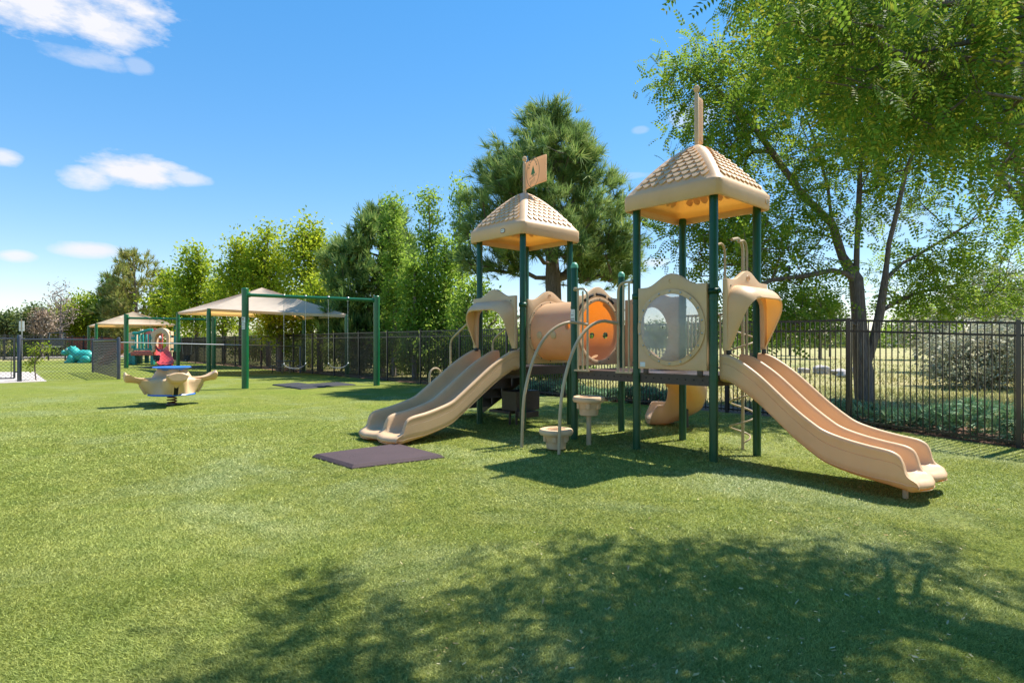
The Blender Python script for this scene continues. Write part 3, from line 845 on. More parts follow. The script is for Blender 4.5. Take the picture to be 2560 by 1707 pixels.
def flag(parent, c0, d, W, z0, z1, emblem=False, rise=.05):
    """a moulded flag on a short pole, standing on the roof apex; d is the direction it flies"""
    d = Vector((d[0], d[1], 0)).normalized(); nrm = Vector((-d.y, d.x, 0)); n = 18
    mb = MB(); base = c0
    rows_f, rows_b = [], []
    def pt(u, v, side):
        wave = .022*math.sin(u*2*math.pi*1.05+.4)*min(1, u*3)
        zz = z0+(z1-z0)*v + rise*sstep(u*1.1)*1.0 + (.018*math.sin(u*6.5) if u > .03 else 0)
        return base+d*(u*W)+nrm*(wave+side*.017)+UP*zz
    V = 10
    f_ = [[pt(u/n, v/V, 1) for u in range(n+1)] for v in range(V+1)]; b_ = [[pt(u/n, v/V, -1) for u in range(n+1)] for v in range(V+1)]
    mb.grid(f_); mb.grid(b_)
    mb.grid([f_[0], b_[0]]); mb.grid([f_[-1], b_[-1]]); mb.grid([[r_[-1] for r_ in f_], [r_[-1] for r_ in b_]]); mb.grid([[r_[0] for r_ in f_], [r_[0] for r_ in b_]])
    o = mb.build('flag', M['flagtan'], parent, merge=.0008, bevel=.009, smooth=60)
    pm = MB(); pm.lathe(base-UP*0, [(.022, z0-.06), (.026, z0), (.026, z1+.0), (.020, z1+.012), (.016, z1+.03), (.030, z1+.05), (.036, z1+.075), (.030, z1+.10), (.012, z1+.113)], 16)
    tmp = pm.build('flag_pole', M['tan'], parent)
    if emblem:
        e = MB(); u0, v0 = .42, .50; sd_ = emblem
        def ep(x, y, k=1.0):   # x along the flag in metres, y up, laid on its camera-side face
            u = u0+x/W; v = v0+y/(z1-z0); p = pt(u, v, sd_); return p+nrm*sd_*.002*k
        o_ = [ep(.115*math.cos(t), .235*math.sin(t)) for t in [2*math.pi*i/36 for i in range(37)]]; i_ = [ep(.108*math.cos(t), .226*math.sin(t)) for t in [2*math.pi*i/36 for i in range(37)]]
        e.mi = 1; e.grid([o_, i_])
        # arched lettering at the top, two bars and a leaf at the bottom
        for k in range(9):
            t = R(150-120*k/8); c = (.083*math.cos(t), .19*math.sin(t)); w_ = .012
            e.grid([[ep(c[0]-w_, c[1]-.012), ep(c[0]+w_*.2, c[1]-.012)], [ep(c[0]-w_, c[1]+.016), ep(c[0]+w_*.2, c[1]+.016)]])
        for dz in (-.075, -.09):
            e.grid([[ep(-.07+.14*k/6, dz+.03*(k/6)-.0) for k in range(7)], [ep(-.07+.14*k/6, dz+.03*(k/6)+.006) for k in range(7)]])
        for k in range(5):
            e.grid([[ep(-.05+.02*k, -.19+.01*k), ep(-.045+.02*k, -.19+.01*k)], [ep(-.06+.022*k, -.12+.008*k), ep(-.052+.022*k, -.12+.008*k)]])
        e.mi = 0
        e.add([ep(-.045, -.03), ep(.04, -.03), ep(.0, .105)], [(0, 1, 2)]); e.add([ep(-.012, -.065), ep(.01, -.065), ep(.01, -.03), ep(-.012, -.03)], [(0, 1, 2, 3)])
        e.build('emblem', [M['greenprint'], M['greyprint']], parent, smooth=0)
r1, rc1 = roof(.5*MD, .5); r2, rc2 = roof(3.5*MD, .5)
flag(r1, rc1, (.90, -.43), .36, 3.62, 4.03, emblem=-1, rise=.10)
flag(r2, rc2, (.44, .9), .36, 3.64, 4.17, rise=.05)
# small oval maker's badge on the left roof, moulded badge on the right roof
bm_ = MB(); p = T(.5*MD+.19, .5-.62, 2.885)
def oval(w, h, P0, ex, en, off, mb):
    n = 16; pts = [P0+ex*w*math.copysign(abs(math.cos(2*math.pi*i/n))**.6, math.cos(2*math.pi*i/n))+UP*h*math.copysign(abs(math.sin(2*math.pi*i/n))**.6, math.sin(2*math.pi*i/n))+en*off for i in range(n)]
    b = [q-en*.006 for q in pts]; mb.add(pts+b, [tuple(range(n))]+[(i, (i+1) % n, n+(i+1) % n, n+i) for i in range(n)])
bm_.mi = 1; oval(.050, .034, p, E1, -E2, .003, bm_); bm_.mi = 0; oval(.041, .025, p, E1, -E2, .006, bm_)
bm_.mi = 1
for x in (-.016, .014): bm_.box(p+E1*x-E2*.007+UP*.002, (.018, .003, .011), (E1, E2, UP))
bm_.build('badge', [M['white'], M['redprint']], r1, smooth=0)
bm_ = MB(); p = T(3.5*MD+.62, .5+.49, 2.885); oval(.045, .032, p, E2, E1, .004, bm_); bm_.mi = 1
for dz in (.018, .0, -.016): bm_.box(p+E1*.005+UP*dz, (.003, .06-abs(dz), .005), (E1, E2, UP))
bm_.build('badge', [M['tan'], M['greyprint']], r2, smooth=0)

# --- handrails and arch climber at the middle deck
def arc_pts(p0, p1, p2, n=8):
    return [p0*(1-t)**2+p1*2*t*(1-t)+p2*t*t for t in [i/n for i in range(n+1)]]
def gate_rail(a_post, sgn, zt):
    """looped rail between a post and the climber gap"""
    b = -.03; mb = MB(); a1 = a_post+sgn*.25; zb = .90
    top = [T(a_post+sgn*.045, b, zt)]+arc_pts(T(a_post+sgn*.14, b, zt), T(a1, b, zt), T(a1, b, zt-.13), 6)+[T(a1, b, zb)]
    mb.tube(top, .0155, 8)
    mb.tube([T(a_post+sgn*.09, b, zb), T(a_post+sgn*.09, b, zt-.01)], .0125, 8); mb.tube([T(a_post+sgn*.17, b, zb), T(a_post+sgn*.17, b, zt-.03)], .0125, 8)
    mb.box(T((a_post+sgn*.06+a1)/2, b-.004, zb), (.24, .03, .02), (E1, E2, UP))
    mb.lathe(T(a_post+sgn*.045, b, zt)-E1*.015, [(.026, 0), (.026, .03)], 10, (E2, UP, E1))
    mb.build('handrail', M['tube'], PS)
gate_rail(2*MD, 1, 1.95); gate_rail(3*MD, -1, 1.98)
def arch_bar(px, py, a_end):
    g = G(px, py); e = T(a_end, -.045, 1.49); d = e-g; h = Vector((d.x, d.y, 0))
    pts = [g-UP*.03, g+UP*.45+h*.02]+arc_pts(g+UP*.62+h*.04, g+h*.22+UP*1.50, e-h*.22+UP*.025, 14)+[e]
    mb = MB(); mb.tube(pts, .019, 10); mb.build('arch_bar', M['tube'], PS)
arch_bar(1304, 1118, 2*MD+.25); arch_bar(1397, 1136, 3*MD-.25)

# --- back panel with arched entrance, spiral slide
def back_panel():
    P0 = T(2.5*MD, 1.0); mb = MB(); hole_plate(mb, .43, .92, 1.86, 1.99, 0, 1.36, .27, P0, E1, E2, .04, rz=.38)
    mb.build('slide_entrance_panel', M['tan'], PS, bevel=.006)
    mb = MB()
    for k in range(9): mb.tube([T(3*MD+.08+k*.055, 1.0, .93), T(3*MD+.08+k*.055, 1.0, 1.6)], .010, 6)
    mb.tube([T(3*MD+.05, 1.0, 1.6), T(3*MD+.56, 1.0, 1.6)], .015, 8); mb.tube([T(3*MD+.05, 1.0, .95), T(3*MD+.56, 1.0, .95)], .015, 8)
    mb.build('barrier', M['tube'], PS)
    mb = MB()                                   # back panel of the left tower
    hole_plate(mb, .43, .95, 1.86, 1.99, 0, 1.4, .25, T(.5*MD, 1.0), E1, E2, .04); mb.build('back_panel', M['tan'], PS, bevel=.006)
back_panel()
def spiral():
    # centre line: straight out from the deck, left turn, exit facing left
    cl_, h = [], []
    S0 = T(2.5*MD, 1.03); n1 = 8
    pts = [S0+E2*(.80*i/n1) for i in range(n1+1)]
    Rr = .36; left = -E1; c = pts[-1]+left*Rr
    for i in range(1, 19):
        t = R(137)*i/18; pts.append(c-left*Rr*math.cos(t)+E2*Rr*math.sin(t))
    dlast = (pts[-1]-pts[-2]).normalized()
    for i in range(1, 5): pts.append(pts[-1]+dlast*.035)
    cum = [0]
    for i in range(1, len(pts)): cum.append(cum[-1]+(pts[i]-pts[i-1]).length)
    L = cum[-1]; rows = []
    for i, p in enumerate(pts):
        u = cum[i]/L; z = .92-.90*sstep(u*1.03)*1.0; z = .92-.84*sstep((u-.12)/.76)
        d = (pts[min(i+1, len(pts)-1)]-pts[max(i-1, 0)]).normalized(); x = d.cross(UP).normalized()   # right-hand side
        wl_ = .24 if u < .93 else .24*max(0, 1-((u-.93)/.07)**1.5)+.01
        W_ = .26
        sec = [(W_, wl_), (W_-.03, wl_*.98), (W_-.05, wl_*.5), (.10, .01), (0, 0), (-.10, .01), (-W_+.05, wl_*.5), (-W_+.03, wl_*.98), (-W_, wl_), (-W_-.02, wl_*.9), (-W_-.015, wl_*.3), (-W_+.03, -.05), (-.1, -.09), (.1, -.09), (W_-.03, -.05), (W_+.015, wl_*.3), (W_+.02, wl_*.9)]
        rows.append([Vector((p.x, p.y, 0))+x*a+UP*(z+b) for a, b in sec])
    mb = MB(); mb.grid(rows, wrap=True); n = len(rows[0]); mb.add(rows[0], [tuple(range(n))]); mb.add(rows[-1], [tuple(range(n))])
    o = mb.build('spiral_slide', M['slide'], PS, smooth=60, merge=.0005)
    mb = MB(); mb.tube([Vector((pts[-2].x, pts[-2].y, -.02)), Vector((pts[-2].x, pts[-2].y, .03))], .03, 8); mb.build('foot', M['brown'], o); mb = MB()
    mb.tube([Vector((pts[14].x, pts[14].y, -.02)), Vector((pts[14].x, pts[14].y, .3))], .03, 8); mb.build('foot', M['brown'], o)
spiral()

# --- curly climber and its grab rails behind the right tower
def curly():
    b0 = G(1857, 1110); mb = MB(); p = Vector((b0.x, b0.y, 0))
    mb.tube([p-UP*.1, p+UP*2.30]+arc_pts(p+UP*2.38, p+UP*2.52, p-E2*.14+UP*2.53, 6)+[p-E2*.28+UP*2.50], .019, 10)
    hel = []
    for i in range(120):
        t = i/119; z = .0+1.45*t; a = -R(60)+2*math.pi*z/.31; r = .15*min(1, .1+t*14) if t < .07 else .15
        hel.append(p+Vector((math.cos(a)*r, math.sin(a)*r, z+.02)))
    mb.tube(hel, .0115, 8); mb.build('curly_climber', M['tube'], PS)
    for k, s in enumerate((-1, 1)):
        q = Vector((p.x, p.y, 0)) - E2*.18 + E1*s*.14 ; mb = MB()
        mb.tube([q+UP*.9, q+UP*(2.26+.0*k)]+arc_pts(q+UP*2.32, q+UP*2.46, q-E2*.1+UP*2.47, 6)+[q-E2*.22+UP*2.44], .015, 8)
        mb.build('grab_rail', M['tube'], PS)
curly()

# --- stairs at the left tower
def stairs():
    mb = MB(); run, rise_, k = .26, .18, 4
    for i in range(k):
        a = -(.02+run*(i+.5)); z = .90-rise_*(i+1)
        mb.box(T(a, .5, z-.02), (run+.02, .82, .04), (E1, E2, UP)); mb.box(T(a+run/2, .5, z+.07), (.02, .82, .15), (E1, E2, UP))
    for b in (.07, .93):
        mb.prism([(0, .93), (0, .62), (-run*k-.02, .0), (-run*k-.06, .02), (-run*k-.06, .22)], T(0, b), E1, UP, E2, .02)
    mb.build('stairs', M['brown'], PS, smooth=30)
    for b in (.04, .96):
        mb = MB(); z0 = .9
        top = [T(.0, b, 1.75), T(-.12, b, 1.70)]+arc_pts(T(-.72, b, 1.36), T(-.82, b, 1.30), T(-.82, b, 1.18), 5)+[T(-.82, b, .2)]
        mb.tube(top, .017, 8); mb.tube([T(-.0, b, 1.22), T(-.82, b, .80)], .013, 8); mb.build('stair_rail', M['tube'], PS)
    mb = MB(); c = T(-1.28, .06)
    ln = E2
    loop = [c-ln*.12-UP*.02, c-ln*.12+UP*.70]+[c+UP*.70-ln*.12*math.cos(R(t))+UP*.12*math.sin(R(t)) for t in range(20, 180, 20)]+[c+ln*.12+UP*.70, c+ln*.12-UP*.02]
    mb.tube(loop, .018, 8); mb.tube([c-ln*.12+UP*.22, c+ln*.12+UP*.22], .012, 8); mb.build('entry_loop', M['tube'], PS)
    mb = MB(); mb.box(T(.35, .55, .36), (.34, .5, .30), (E1, E2, UP)); mb.box(T(.15, .55, .18), (.5, .55, .04), (E1, E2, UP))
    mb.box(T(.35, .32, .2), (.03, .03, .45), (E1, E2, UP)); mb.box(T(.5, .32, .2), (.03, .03, .45), (E1, E2, UP)); mb.box(T(.62, .45, .17), (.16, .3, .09), (E1, E2, UP))
    mb.build('step_box', M['brown'], PS, smooth=0, bevel=.006)
stairs()

# ------------------------------------------------------------------ stepping pods
def pod(px, py, ztop, label):
    g = G(px, py); root = empty('stepping_pod', (g.x, g.y, 0), label, 'stepping pod', 'flower-pot shaped stepping pods')
    mb = MB(); r = .200; z = ztop; o = Vector((g.x, g.y, 0))
    mb.lathe(o, [(.10, z-.235), (.112, z-.228), (.122, z-.15), (.128, z-.145), (.145, z-.075), (.15, z-.072), (r-.015, z-.070), (r-.003, z-.055), (r, z-.03), (r-.012, z-.006), (r-.03, z), (r-.07, z-.004), (.10, z-.009), (.04, z-.012)], 36)
    mb.build('pot', M['pod'], root)
    lg = MB()
    for k in range(6):
        a = 2*math.pi*(k+.3)/6; d = Vector((math.cos(a), math.sin(a), 0)); e = Vector((-d.y, d.x, 0)); lg.box(o+d*.138+UP*(z-.112), (.03, .05, .075), (d, e, UP))
    lg.build('lug', M['pod'], root, bevel=.006)
    tr = MB()
    for k in range(7):
        rr = .03+.02*k; tr.tube([o+Vector((rr*math.cos(t), rr*math.sin(t), z-.004)) for t in [2*math.pi*i/28 for i in range(28)]], .0028, 4, closed=True)
    tr.build('tread', M['pod'], root)
    st = MB(); zz = z-.22; st.lathe(o, [(.030, -.03), (.030, zz), (.04, zz+.01)], 14); st.build('stem', M['tube'] if ztop > .4 else M['red_spring'], root)
pod(1390, 1125, .255, 'low tan stepping pod nearly on the turf between the two arched bars'); pod(1472, 1112, .60, 'tall tan stepping pod raised on a stem right of the arched bars')

# ------------------------------------------------------------------ rubber tile in front
def tile(name, corners, t, m, label, group=None, lift=0.0):
    c = sum(corners, Vector())/4; mb = MB(); n = 4
    ins = [p+(c-p).normalized()*.05 for p in corners]
    vs = [Vector((p.x, p.y, lift)) for p in corners]+[Vector((p.x, p.y, lift+.012)) for p in corners]+[Vector((p.x, p.y, lift+t)) for p in ins]
    mb.add(vs, [(3, 2, 1, 0)]+[(i, (i+1) % 4, 4+(i+1) % 4, 4+i) for i in range(4)]+[(4+i, 4+(i+1) % 4, 8+(i+1) % 4, 8+i) for i in range(4)]+[(8, 9, 10, 11)])
    o = mb.build(name, m, smooth=0, bevel=.004, at=Vector((c.x, c.y, 0))); return tag(o, label, 'rubber mat', group)
tile('rubber_mat', [G(780, 1143), G(996, 1114.5), G(1112, 1145), G(879, 1173)], .04, M['mat'], 'maroon crumb rubber tile lying on the lawn left of the near slide end')
# ------------------------------------------------------------------ spring rider
def rider():
    g = G(430, 1011); root = empty('spring_rider', (g.x, g.y, 0), 'four-seat tan spring rider with blue round table top on a red coil spring', 'spring rider')
    o = Vector((g.x, g.y, 0)); rot = R(38)
    cx, sx = math.cos(rot), math.sin(rot); X = Vector((cx, sx, 0)); Y = Vector((-sx, cx, 0))
    mb = MB(); h = []
    for i in range(90):
        t = i/89; a = t*2*math.pi*3.6; h.append(o+Vector((.082*math.cos(a), .082*math.sin(a), .015+.19*t)))
    mb.tube(h, .013, 8); mb.lathe(o, [(.11, -.01), (.11, .012), (.0, .013)], 20, capt=False); mb.build('coil_spring', M['red_spring'], root)
    mb = MB(); mb.lathe(o, [(.36, .195), (.43, .20), (.435, .215), (.42, .232)], 40); mb.build('base_plate', M['blue'], root)
    # body: a four-lobed hull whose lobes reach out into seats
    mb = MB(); rows = []; nA = 96
    prof = [(.0, .232), (.5, .30), (.75, .38), (.92, .45), (1.0, .515)]
    for (f, z) in prof:
        row = []
        for j in range(nA):
            t = 2*math.pi*j/nA; lobe = abs(math.cos(2*t))**1.6
            r0 = .415-.015*f; r = r0+(.10*f+.12*f*f)*lobe-.05*(1-lobe)*f
            row.append(o+X*math.cos(t)*r+Y*math.sin(t)*r+UP*z)
        rows.append(row)
    for (k, z) in ((.80, .56), (.62, .60), (.50, .66), (.45, .715), (.42, .73)):
        row = []
        for j in range(nA):
            t = 2*math.pi*j/nA; lobe = abs(math.cos(2*t))**1.6; r = (.40+.22*lobe-.05*(1-lobe))*k*(1 if z < .6 else .9)+.02
            row.append(o+X*math.cos(t)*r+Y*math.sin(t)*r+UP*(z-(.05*lobe if z < .62 else 0)))
        rows.append(row)
    mb.grid(rows, wrap=True); mb.add(rows[0], [tuple(range(nA))]); mb.add(rows[-1], [tuple(range(nA))])
    body = mb.build('body', M['tan'], root, smooth=60)
    for q in range(4):
        d = X*math.cos(q*math.pi/2)+Y*math.sin(q*math.pi/2); e = Vector((-d.y, d.x, 0)); mb = MB(); rows = []
        # section runs outwards: (distance, half width, seat z at the middle, edge z, underside z)
        for (s, hw, zm, ze, zu) in ((.26, .10, .56, .57, .42), (.36, .13, .525, .555, .40), (.46, .155, .505, .55, .42), (.56, .175, .51, .555, .445), (.65, .19, .535, .58, .465), (.72, .195, .59, .625, .475), (.765, .20, .63, .64, .475), (.79, .195, .675, .635, .48), (.81, .185, .685, .625, .50), (.822, .17, .665, .61, .53)):
            sec = []
            for k in range(9):
                u = -1+2*k/8; sec.append((u*hw, zm+(ze-zm)*abs(u)**2.5))
            for k in range(7):
                u = 1-2*k/6; sec.append((u*hw*.97, zu+(ze-.02-zu)*abs(u)**4))
            rows.append([o+d*s+e*a+UP*b for a, b in sec])
        mb.grid(rows, wrap=True); n = len(rows[0]); mb.add(rows[0], [tuple(range(n))]); mb.add(rows[-1], [tuple(range(n))])
        mb.build('seat', M['tan'], root, smooth=65)
        # footrest notch below each seat
        u_ = (d*.54+UP).normalized(); d_ = (d-UP*.54).normalized(); nb = MB(); nb.box(o+d*.497+UP*.325, (.03, .075, .2), (d_, e, u_)); nb.build('footwell', M['dark'], root)
        fr = MB(); fr.box(o+d*.505+e*.05+UP*.325, (.05, .022, .2), (d_, e, u_)); fr.box(o+d*.505-e*.05+UP*.325, (.05, .022, .2), (d_, e, u_)); fr.build('footwell_frame', M['tan'], root, bevel=.006)
    mb = MB(); mb.lathe(o, [(.20, .70), (.22, .715), (.30, .74), (.345, .752), (.35, .765), (.335, .775), (.1, .776)], 40); mb.build('table_top', M['blue'], root)
rider()

# ------------------------------------------------------------------ swings
def chain(mb, p, q, r=.007, link=.05):
    d = q-p; n = max(2, int(d.length/link)); pts = [p+d*i/n for i in range(n+1)]
    mb.tube(pts, [r*(1.0 if i % 2 else .55) for i in range(n+1)], 5)
def swing_frame(p0, p1, h0, h1, r, label, mat):
    root = empty('swing_set', p0, label, 'swing set', None)
    for p, h in ((p0, h0), (p1, h1)):
        mb = MB(); mb.lathe(p, [(r, -.03), (r, h-.02), (r*.8, h)], 18); mb.build('post', mat, root)
    z0, z1 = h0-.19, h1-.13; mb = MB(); mb.tube([p0+UP*z0, p1+UP*z1], r*.52, 12)
    d = (p1-p0).normalized()
    for p, z, s in ((p0, z0, 1), (p1, z1, -1)): mb.tube([p+UP*z+d*s*r*.9, p+UP*z+d*s*(r*.9+.05)], r*.72, 12)
    mb.build('top_bar', mat, root); return root, p0+UP*z0, p1+UP*z1
A1, A2 = G(613, 971), G(941.5, 963.5)
fr1, b0, b1 = swing_frame(A1, A2, At(613, 720, A1.y).z, At(941, 739.7, A2.y).z, .092, 'near green swing frame with two thick posts and four chains hanging from its bar', M['lgreen'])
wrap_sticker(A1, .092, At(613, 823, A1.y).z, At(613, 809, A1.y).z, R(-100), .10, [o for o in bpy.data.objects if o.parent == fr1][0], [(.2, .26, .1, .9, 1), (.45, .5, .1, .9, 1), (.7, .78, .1, .9, 1)], [M['white'], M['redprint']])
wrap_sticker(A1, .092, At(613, 807.5, A1.y).z, At(613, 793, A1.y).z, R(-100), .11, [o for o in bpy.data.objects if o.parent == fr1][0], [(.5, .56, .2, .7, 1), (.62, .84, .2, .7, 1), (.2, .35, .25, .65, 1)], [M['white'], M['redprint']])
def bar_at(b0, b1, px):
    m = (px-CX)/FPX; t = (b0.x-m*b0.y)/((b0.x-b1.x)-m*(b0.y-b1.y)); return b0+(b1-b0)*t
def hang(name, label, b0, b1, x0, x1, seat, swing_out=0):
    p, q = bar_at(b0, b1, x0), bar_at(b0, b1, x1); d = (q-p); d.z = 0; W = d.length; d.normalize(); nn = Vector((-d.y, d.x, 0))
    root = empty(name, (p+q)/2-UP*2, label, 'swing', None)
    hz = .66; sag = .045
    lo = [Vector((p.x, p.y, 0))+UP*hz-nn*swing_out+d*(.0 if seat else W*.22), Vector((q.x, q.y, 0))+UP*hz-nn*swing_out-d*(0 if seat else W*.22)]
    for a, b in ((p, lo[0]), (q, lo[1])):
        mb = MB(); chain(mb, a-UP*.02, b+UP*.02); mb.lathe(a-UP*.06, [(.028, 0), (.03, .05), (.05, .10), (.03, .12)], 8); mb.build('chain', M['steel'], root)
    if seat:
        pts = [lo[0]+(lo[1]-lo[0])*t-UP*(.12*(4*t*(1-t))**.75) for t in [i/14 for i in range(15)]]
        mb = MB(); mb.grid([[x-nn*.075 for x in pts], [x+nn*.075 for x in pts], [x+nn*.075-UP*.013 for x in pts], [x-nn*.075-UP*.013 for x in pts]]); mb.grid([[x-nn*.075-UP*.013 for x in pts], [x-nn*.075 for x in pts]])
        mb.build('seat', M['belt'], root)
        mb = MB()
        for x in (pts[0], pts[-1]): mb.box(x, (.03, .12, .05), (d, nn, UP))
        mb.build('buckle', M['steel'], root)
    else:
        c = (lo[0]+lo[1])/2-UP*.16; mb = MB()
        mb.lathe(c, [(.07, -.16), (.12, -.14), (.145, -.05), (.15, .08), (.16, .15), (.145, .15), (.13, .05), (.1, -.08)], 14, (d, nn, UP), capt=False)
        mb.build('bucket', M['blackmat'], root)
        mb = MB(); mb.lathe(c-nn*.14-UP*.1, [(.022, 0), (.015, .01)], 10, (d, UP, -nn)); mb.build('bolt', M['white'], root)
    return root
hang('belt_swing', 'black belt swing on the near frame, nearer its left post', b0, b1, 709.6, 763.6, True)
hang('belt_swing', 'black belt swing on the near frame, nearer its right post', b0, b1, 821, 869.6, True)
B1, B2 = G(315.6, 920), G(534.5, 919.5)
fr2, c0, c1 = swing_frame(B1, B2, At(315, 785.5, B1.y).z, At(534, 793, B2.y).z, .105, 'far green swing frame in front of the red and teal playset', M['lgreen'])
hang('bucket_swing', 'black bucket swing hanging in front of the red slide', c0, c1, 374, 409, False)
hang('bucket_swing', 'black bucket swing hanging against the dark fence right of the red slide', c0, c1, 450, 485, False)
# mats under the swings
def strip_mat(label, pxs):
    tile('swing_mat', [G(*p) for p in pxs], .035, M['blackmat'], label, None)
strip_mat('black rubber mat under the left belt swing', [(680, 963), (745, 958), (815, 968), (752, 974)])
strip_mat('black rubber mat under the right belt swing', [(765, 962), (845, 957), (890, 963), (812, 967)])
strip_mat('black rubber mat under the two bucket swings', [(350, 920), (420, 914), (515, 917), (470, 922)])

# ------------------------------------------------------------------ shade canopies
def canopy(label, posts, tips, apex, label_r):
    cen = sum(posts, Vector())/4
    root = empty('shade_canopy', Vector((cen.x, cen.y, 0)), label, 'shade canopy', None)
    for p, t in zip(posts, tips):
        mb = MB(); mb.tube([Vector((p.x, p.y, -.03)), Vector((p.x, p.y, t.z-.32)), Vector((p.x, p.y, t.z-.10))], [label_r, label_r, label_r*.95], 14); mb.tube([Vector((p.x, p.y, t.z-.12)), Vector((t.x, t.y, t.z+.0))], label_r*.8, 10)
        mb.lathe(Vector((p.x, p.y, t.z-.42)), [(label_r*1.12, 0), (label_r*1.12, .04)], 14)
        mb.build('post', M['lgreen'], root)
    mb = MB(); 
    for t in tips: mb.tube([t-UP*.09, apex-UP*.12], .03, 8)
    mb.build('rafter', M['lgreen'], root)
    # fabric: four sagging triangles with hollow-curved edges
    mb = MB(); n = 14
    for i in range(4):
        a, b = tips[i], tips[(i+1) % 4]; rows = []
        for u in range(n+1):
            f = u/n; e = []
            for v in range(n+1):
                g = v/n; w = 4*g*(1-g); e_ = a*(1-g)+b*g+(Vector((cen.x, cen.y, 0))-Vector(((a.x+b.x)/2, (a.y+b.y)/2, 0)))*.10*w
                p = e_*(1-f)+apex*f; p = p - UP*(.16*math.sin(math.pi*f)*w) 
                e.append(p)
            rows.append(e)
        mb.grid(rows)
        hem = [r_ for r_ in rows[0]]; mb.grid([hem, [p-UP*.10+(Vector((cen.x, cen.y, 0))-Vector((p.x, p.y, 0))).normalized()*.06 for p in hem]])
    mb.build('fabric', M['canvas'], root, smooth=30, merge=.002)
P1 = [G(445, 921), G(522, 937), G(867, 940.5), G(759, 929)]
T1 = [At(443, 781, P1[0].y), At(522, 771, P1[1].y), At(869, 786.5, P1[2].y), At(759, 794, P1[3].y)]
canopy('large beige shade canopy on green posts behind the near swings', P1, T1, At(655, 719, 25), .085)
P2 = [G(222, 899), G(240.5, 902), G(437, 899), G(400, 896)]
T2 = [At(220, 815, P2[0].y), At(240.5, 809, P2[1].y), At(441, 812, P2[2].y), At(400, 818, P2[3].y)]
canopy('small far beige shade canopy over the red and teal playset', P2, T2, At(333, 779, 43.5), .10)

# ------------------------------------------------------------------ picnic table
def picnic():
    g = G(716, 932); root = empty('picnic_table', g, 'low black picnic table with tan legs below the large shade canopy', 'picnic table')
    ax = (Vector((.97, .25, 0)), Vector((-.25, .97, 0)), UP)
    mb = MB(); mb.box(g+UP*.50, (.72, .62, .04), ax); mb.build('table_top', M['rail'], root, bevel=.005)
    for s in (-1, 1):
        mb = MB(); mb.box(g+ax[0]*s*.53+UP*.29, (.25, .6, .035), ax); mb.build('bench', M['rail'], root, bevel=.005)
        mb = MB(); mb.tube([g+ax[0]*s*.56, g+ax[0]*s*.53+UP*.28], .016, 8); mb.build('bench_leg', M['blackmat'], root)
        mb = MB()
        for t in (-.2, .2): mb.tube([g+ax[0]*s*.14+ax[1]*t, g+ax[0]*s*.14+ax[1]*t+UP*.48], .025, 8)
        mb.tube([g+ax[0]*s*.14-ax[1]*.2+UP*.25, g+ax[0]*s*.55-ax[1]*.2+UP*.26], .016, 8); mb.build('table_leg', M['tube'], root)
picnic()

# ------------------------------------------------------------------ chain-link fences and gate
def mesh_panel(mb, p, q, z0, z1, h0=None, step=.11, r=.0042):
    """diamond mesh between p and q"""
    d = q-p; L = d.length; d = d/L; H = z1-z0; k = int((L+H)/step)+1
    for i in range(k):
        for sgn in (1, -1):
            if sgn > 0: x0 = i*step-H
            else: x0 = i*step
            a, b = (x0, 0), (x0+sgn*H, H)
            # clip to 0..L
            def clip(a, b):
                (xa, ya), (xb, yb) = a, b
                if xa > xb: xa, ya, xb, yb = xb, yb, xa, ya
                if xb <= 0 or xa >= L: return None
                if xa < 0: ya += (yb-ya)*(0-xa)/(xb-xa); xa = 0
                if xb > L: yb = ya+(yb-ya)*(L-xa)/(xb-xa); xb = L
                return (xa, ya), (xb, yb)
            c = clip(a, b)
            if c: mb.tube([p+d*c[0][0]+UP*(z0+c[0][1]), p+d*c[1][0]+UP*(z0+c[1][1])], r, 3, cap=False)
def cl_post(root, p, h, r=.045):
    mb = MB(); mb.lathe(p, [(r, -.02), (r, h), (r*.7, h+.03), (.005, h+.04)], 14); mb.build('post', M['rail'], root)
F0, F1 = G(48.4, 954), G(296.7, 948)
FB = F1+(FU*6.6); 
FR = F1+Vector((.743, .669, 0))*6.4
ch = empty('chain_link_fence', F0, 'low black chain-link fence panel on the left between the gate and its corner post', 'fence')
cl_post(ch, F0, 1.48, .062); cl_post(ch, F1, 1.42, .055)
mb = MB(); mb.tube([F0+UP*1.38, F1+UP*1.36], .026, 8); mb.build('rail', M['rail'], ch)
mb = MB(); mesh_panel(mb, F0, F1, .03, 1.36); mb.build('mesh', M['wire'], ch, smooth=0)
ch2 = empty('chain_link_fence', F1+FU*.12, 'low black chain-link fence running back from the corner post beside the turquoise animal', 'fence')
cl_post(ch2, FB, 1.42, .045)
mb = MB(); mb.tube([F1+FU*.06+UP*1.34, FB+UP*1.34], .024, 8); mb.build('rail', M['rail'], ch2)
mb = MB(); mesh_panel(mb, F1+FU*.06, FB, .03, 1.33, step=.12, r=.006); mb.build('mesh', M['wire'], ch2, smooth=0)
ch3 = empty('chain_link_fence', F1+FN*.12, 'low chain-link fence with a thin pale top rail crossing behind the swings', 'fence')
mb = MB(); mb.tube([F1+FN*.06+UP*1.28, FR+UP*1.12], .018, 8); mb.build('rail', M['steel'], ch3)
cl_post(ch3, F1+FN*4.2, 1.16, .035); cl_post(ch3, FR, 1.1, .035)
mb = MB(); mesh_panel(mb, F1+FN*.06, FR, .03, 1.12, step=.13, r=.003); mb.build('mesh', M['wire'], ch3, smooth=0)
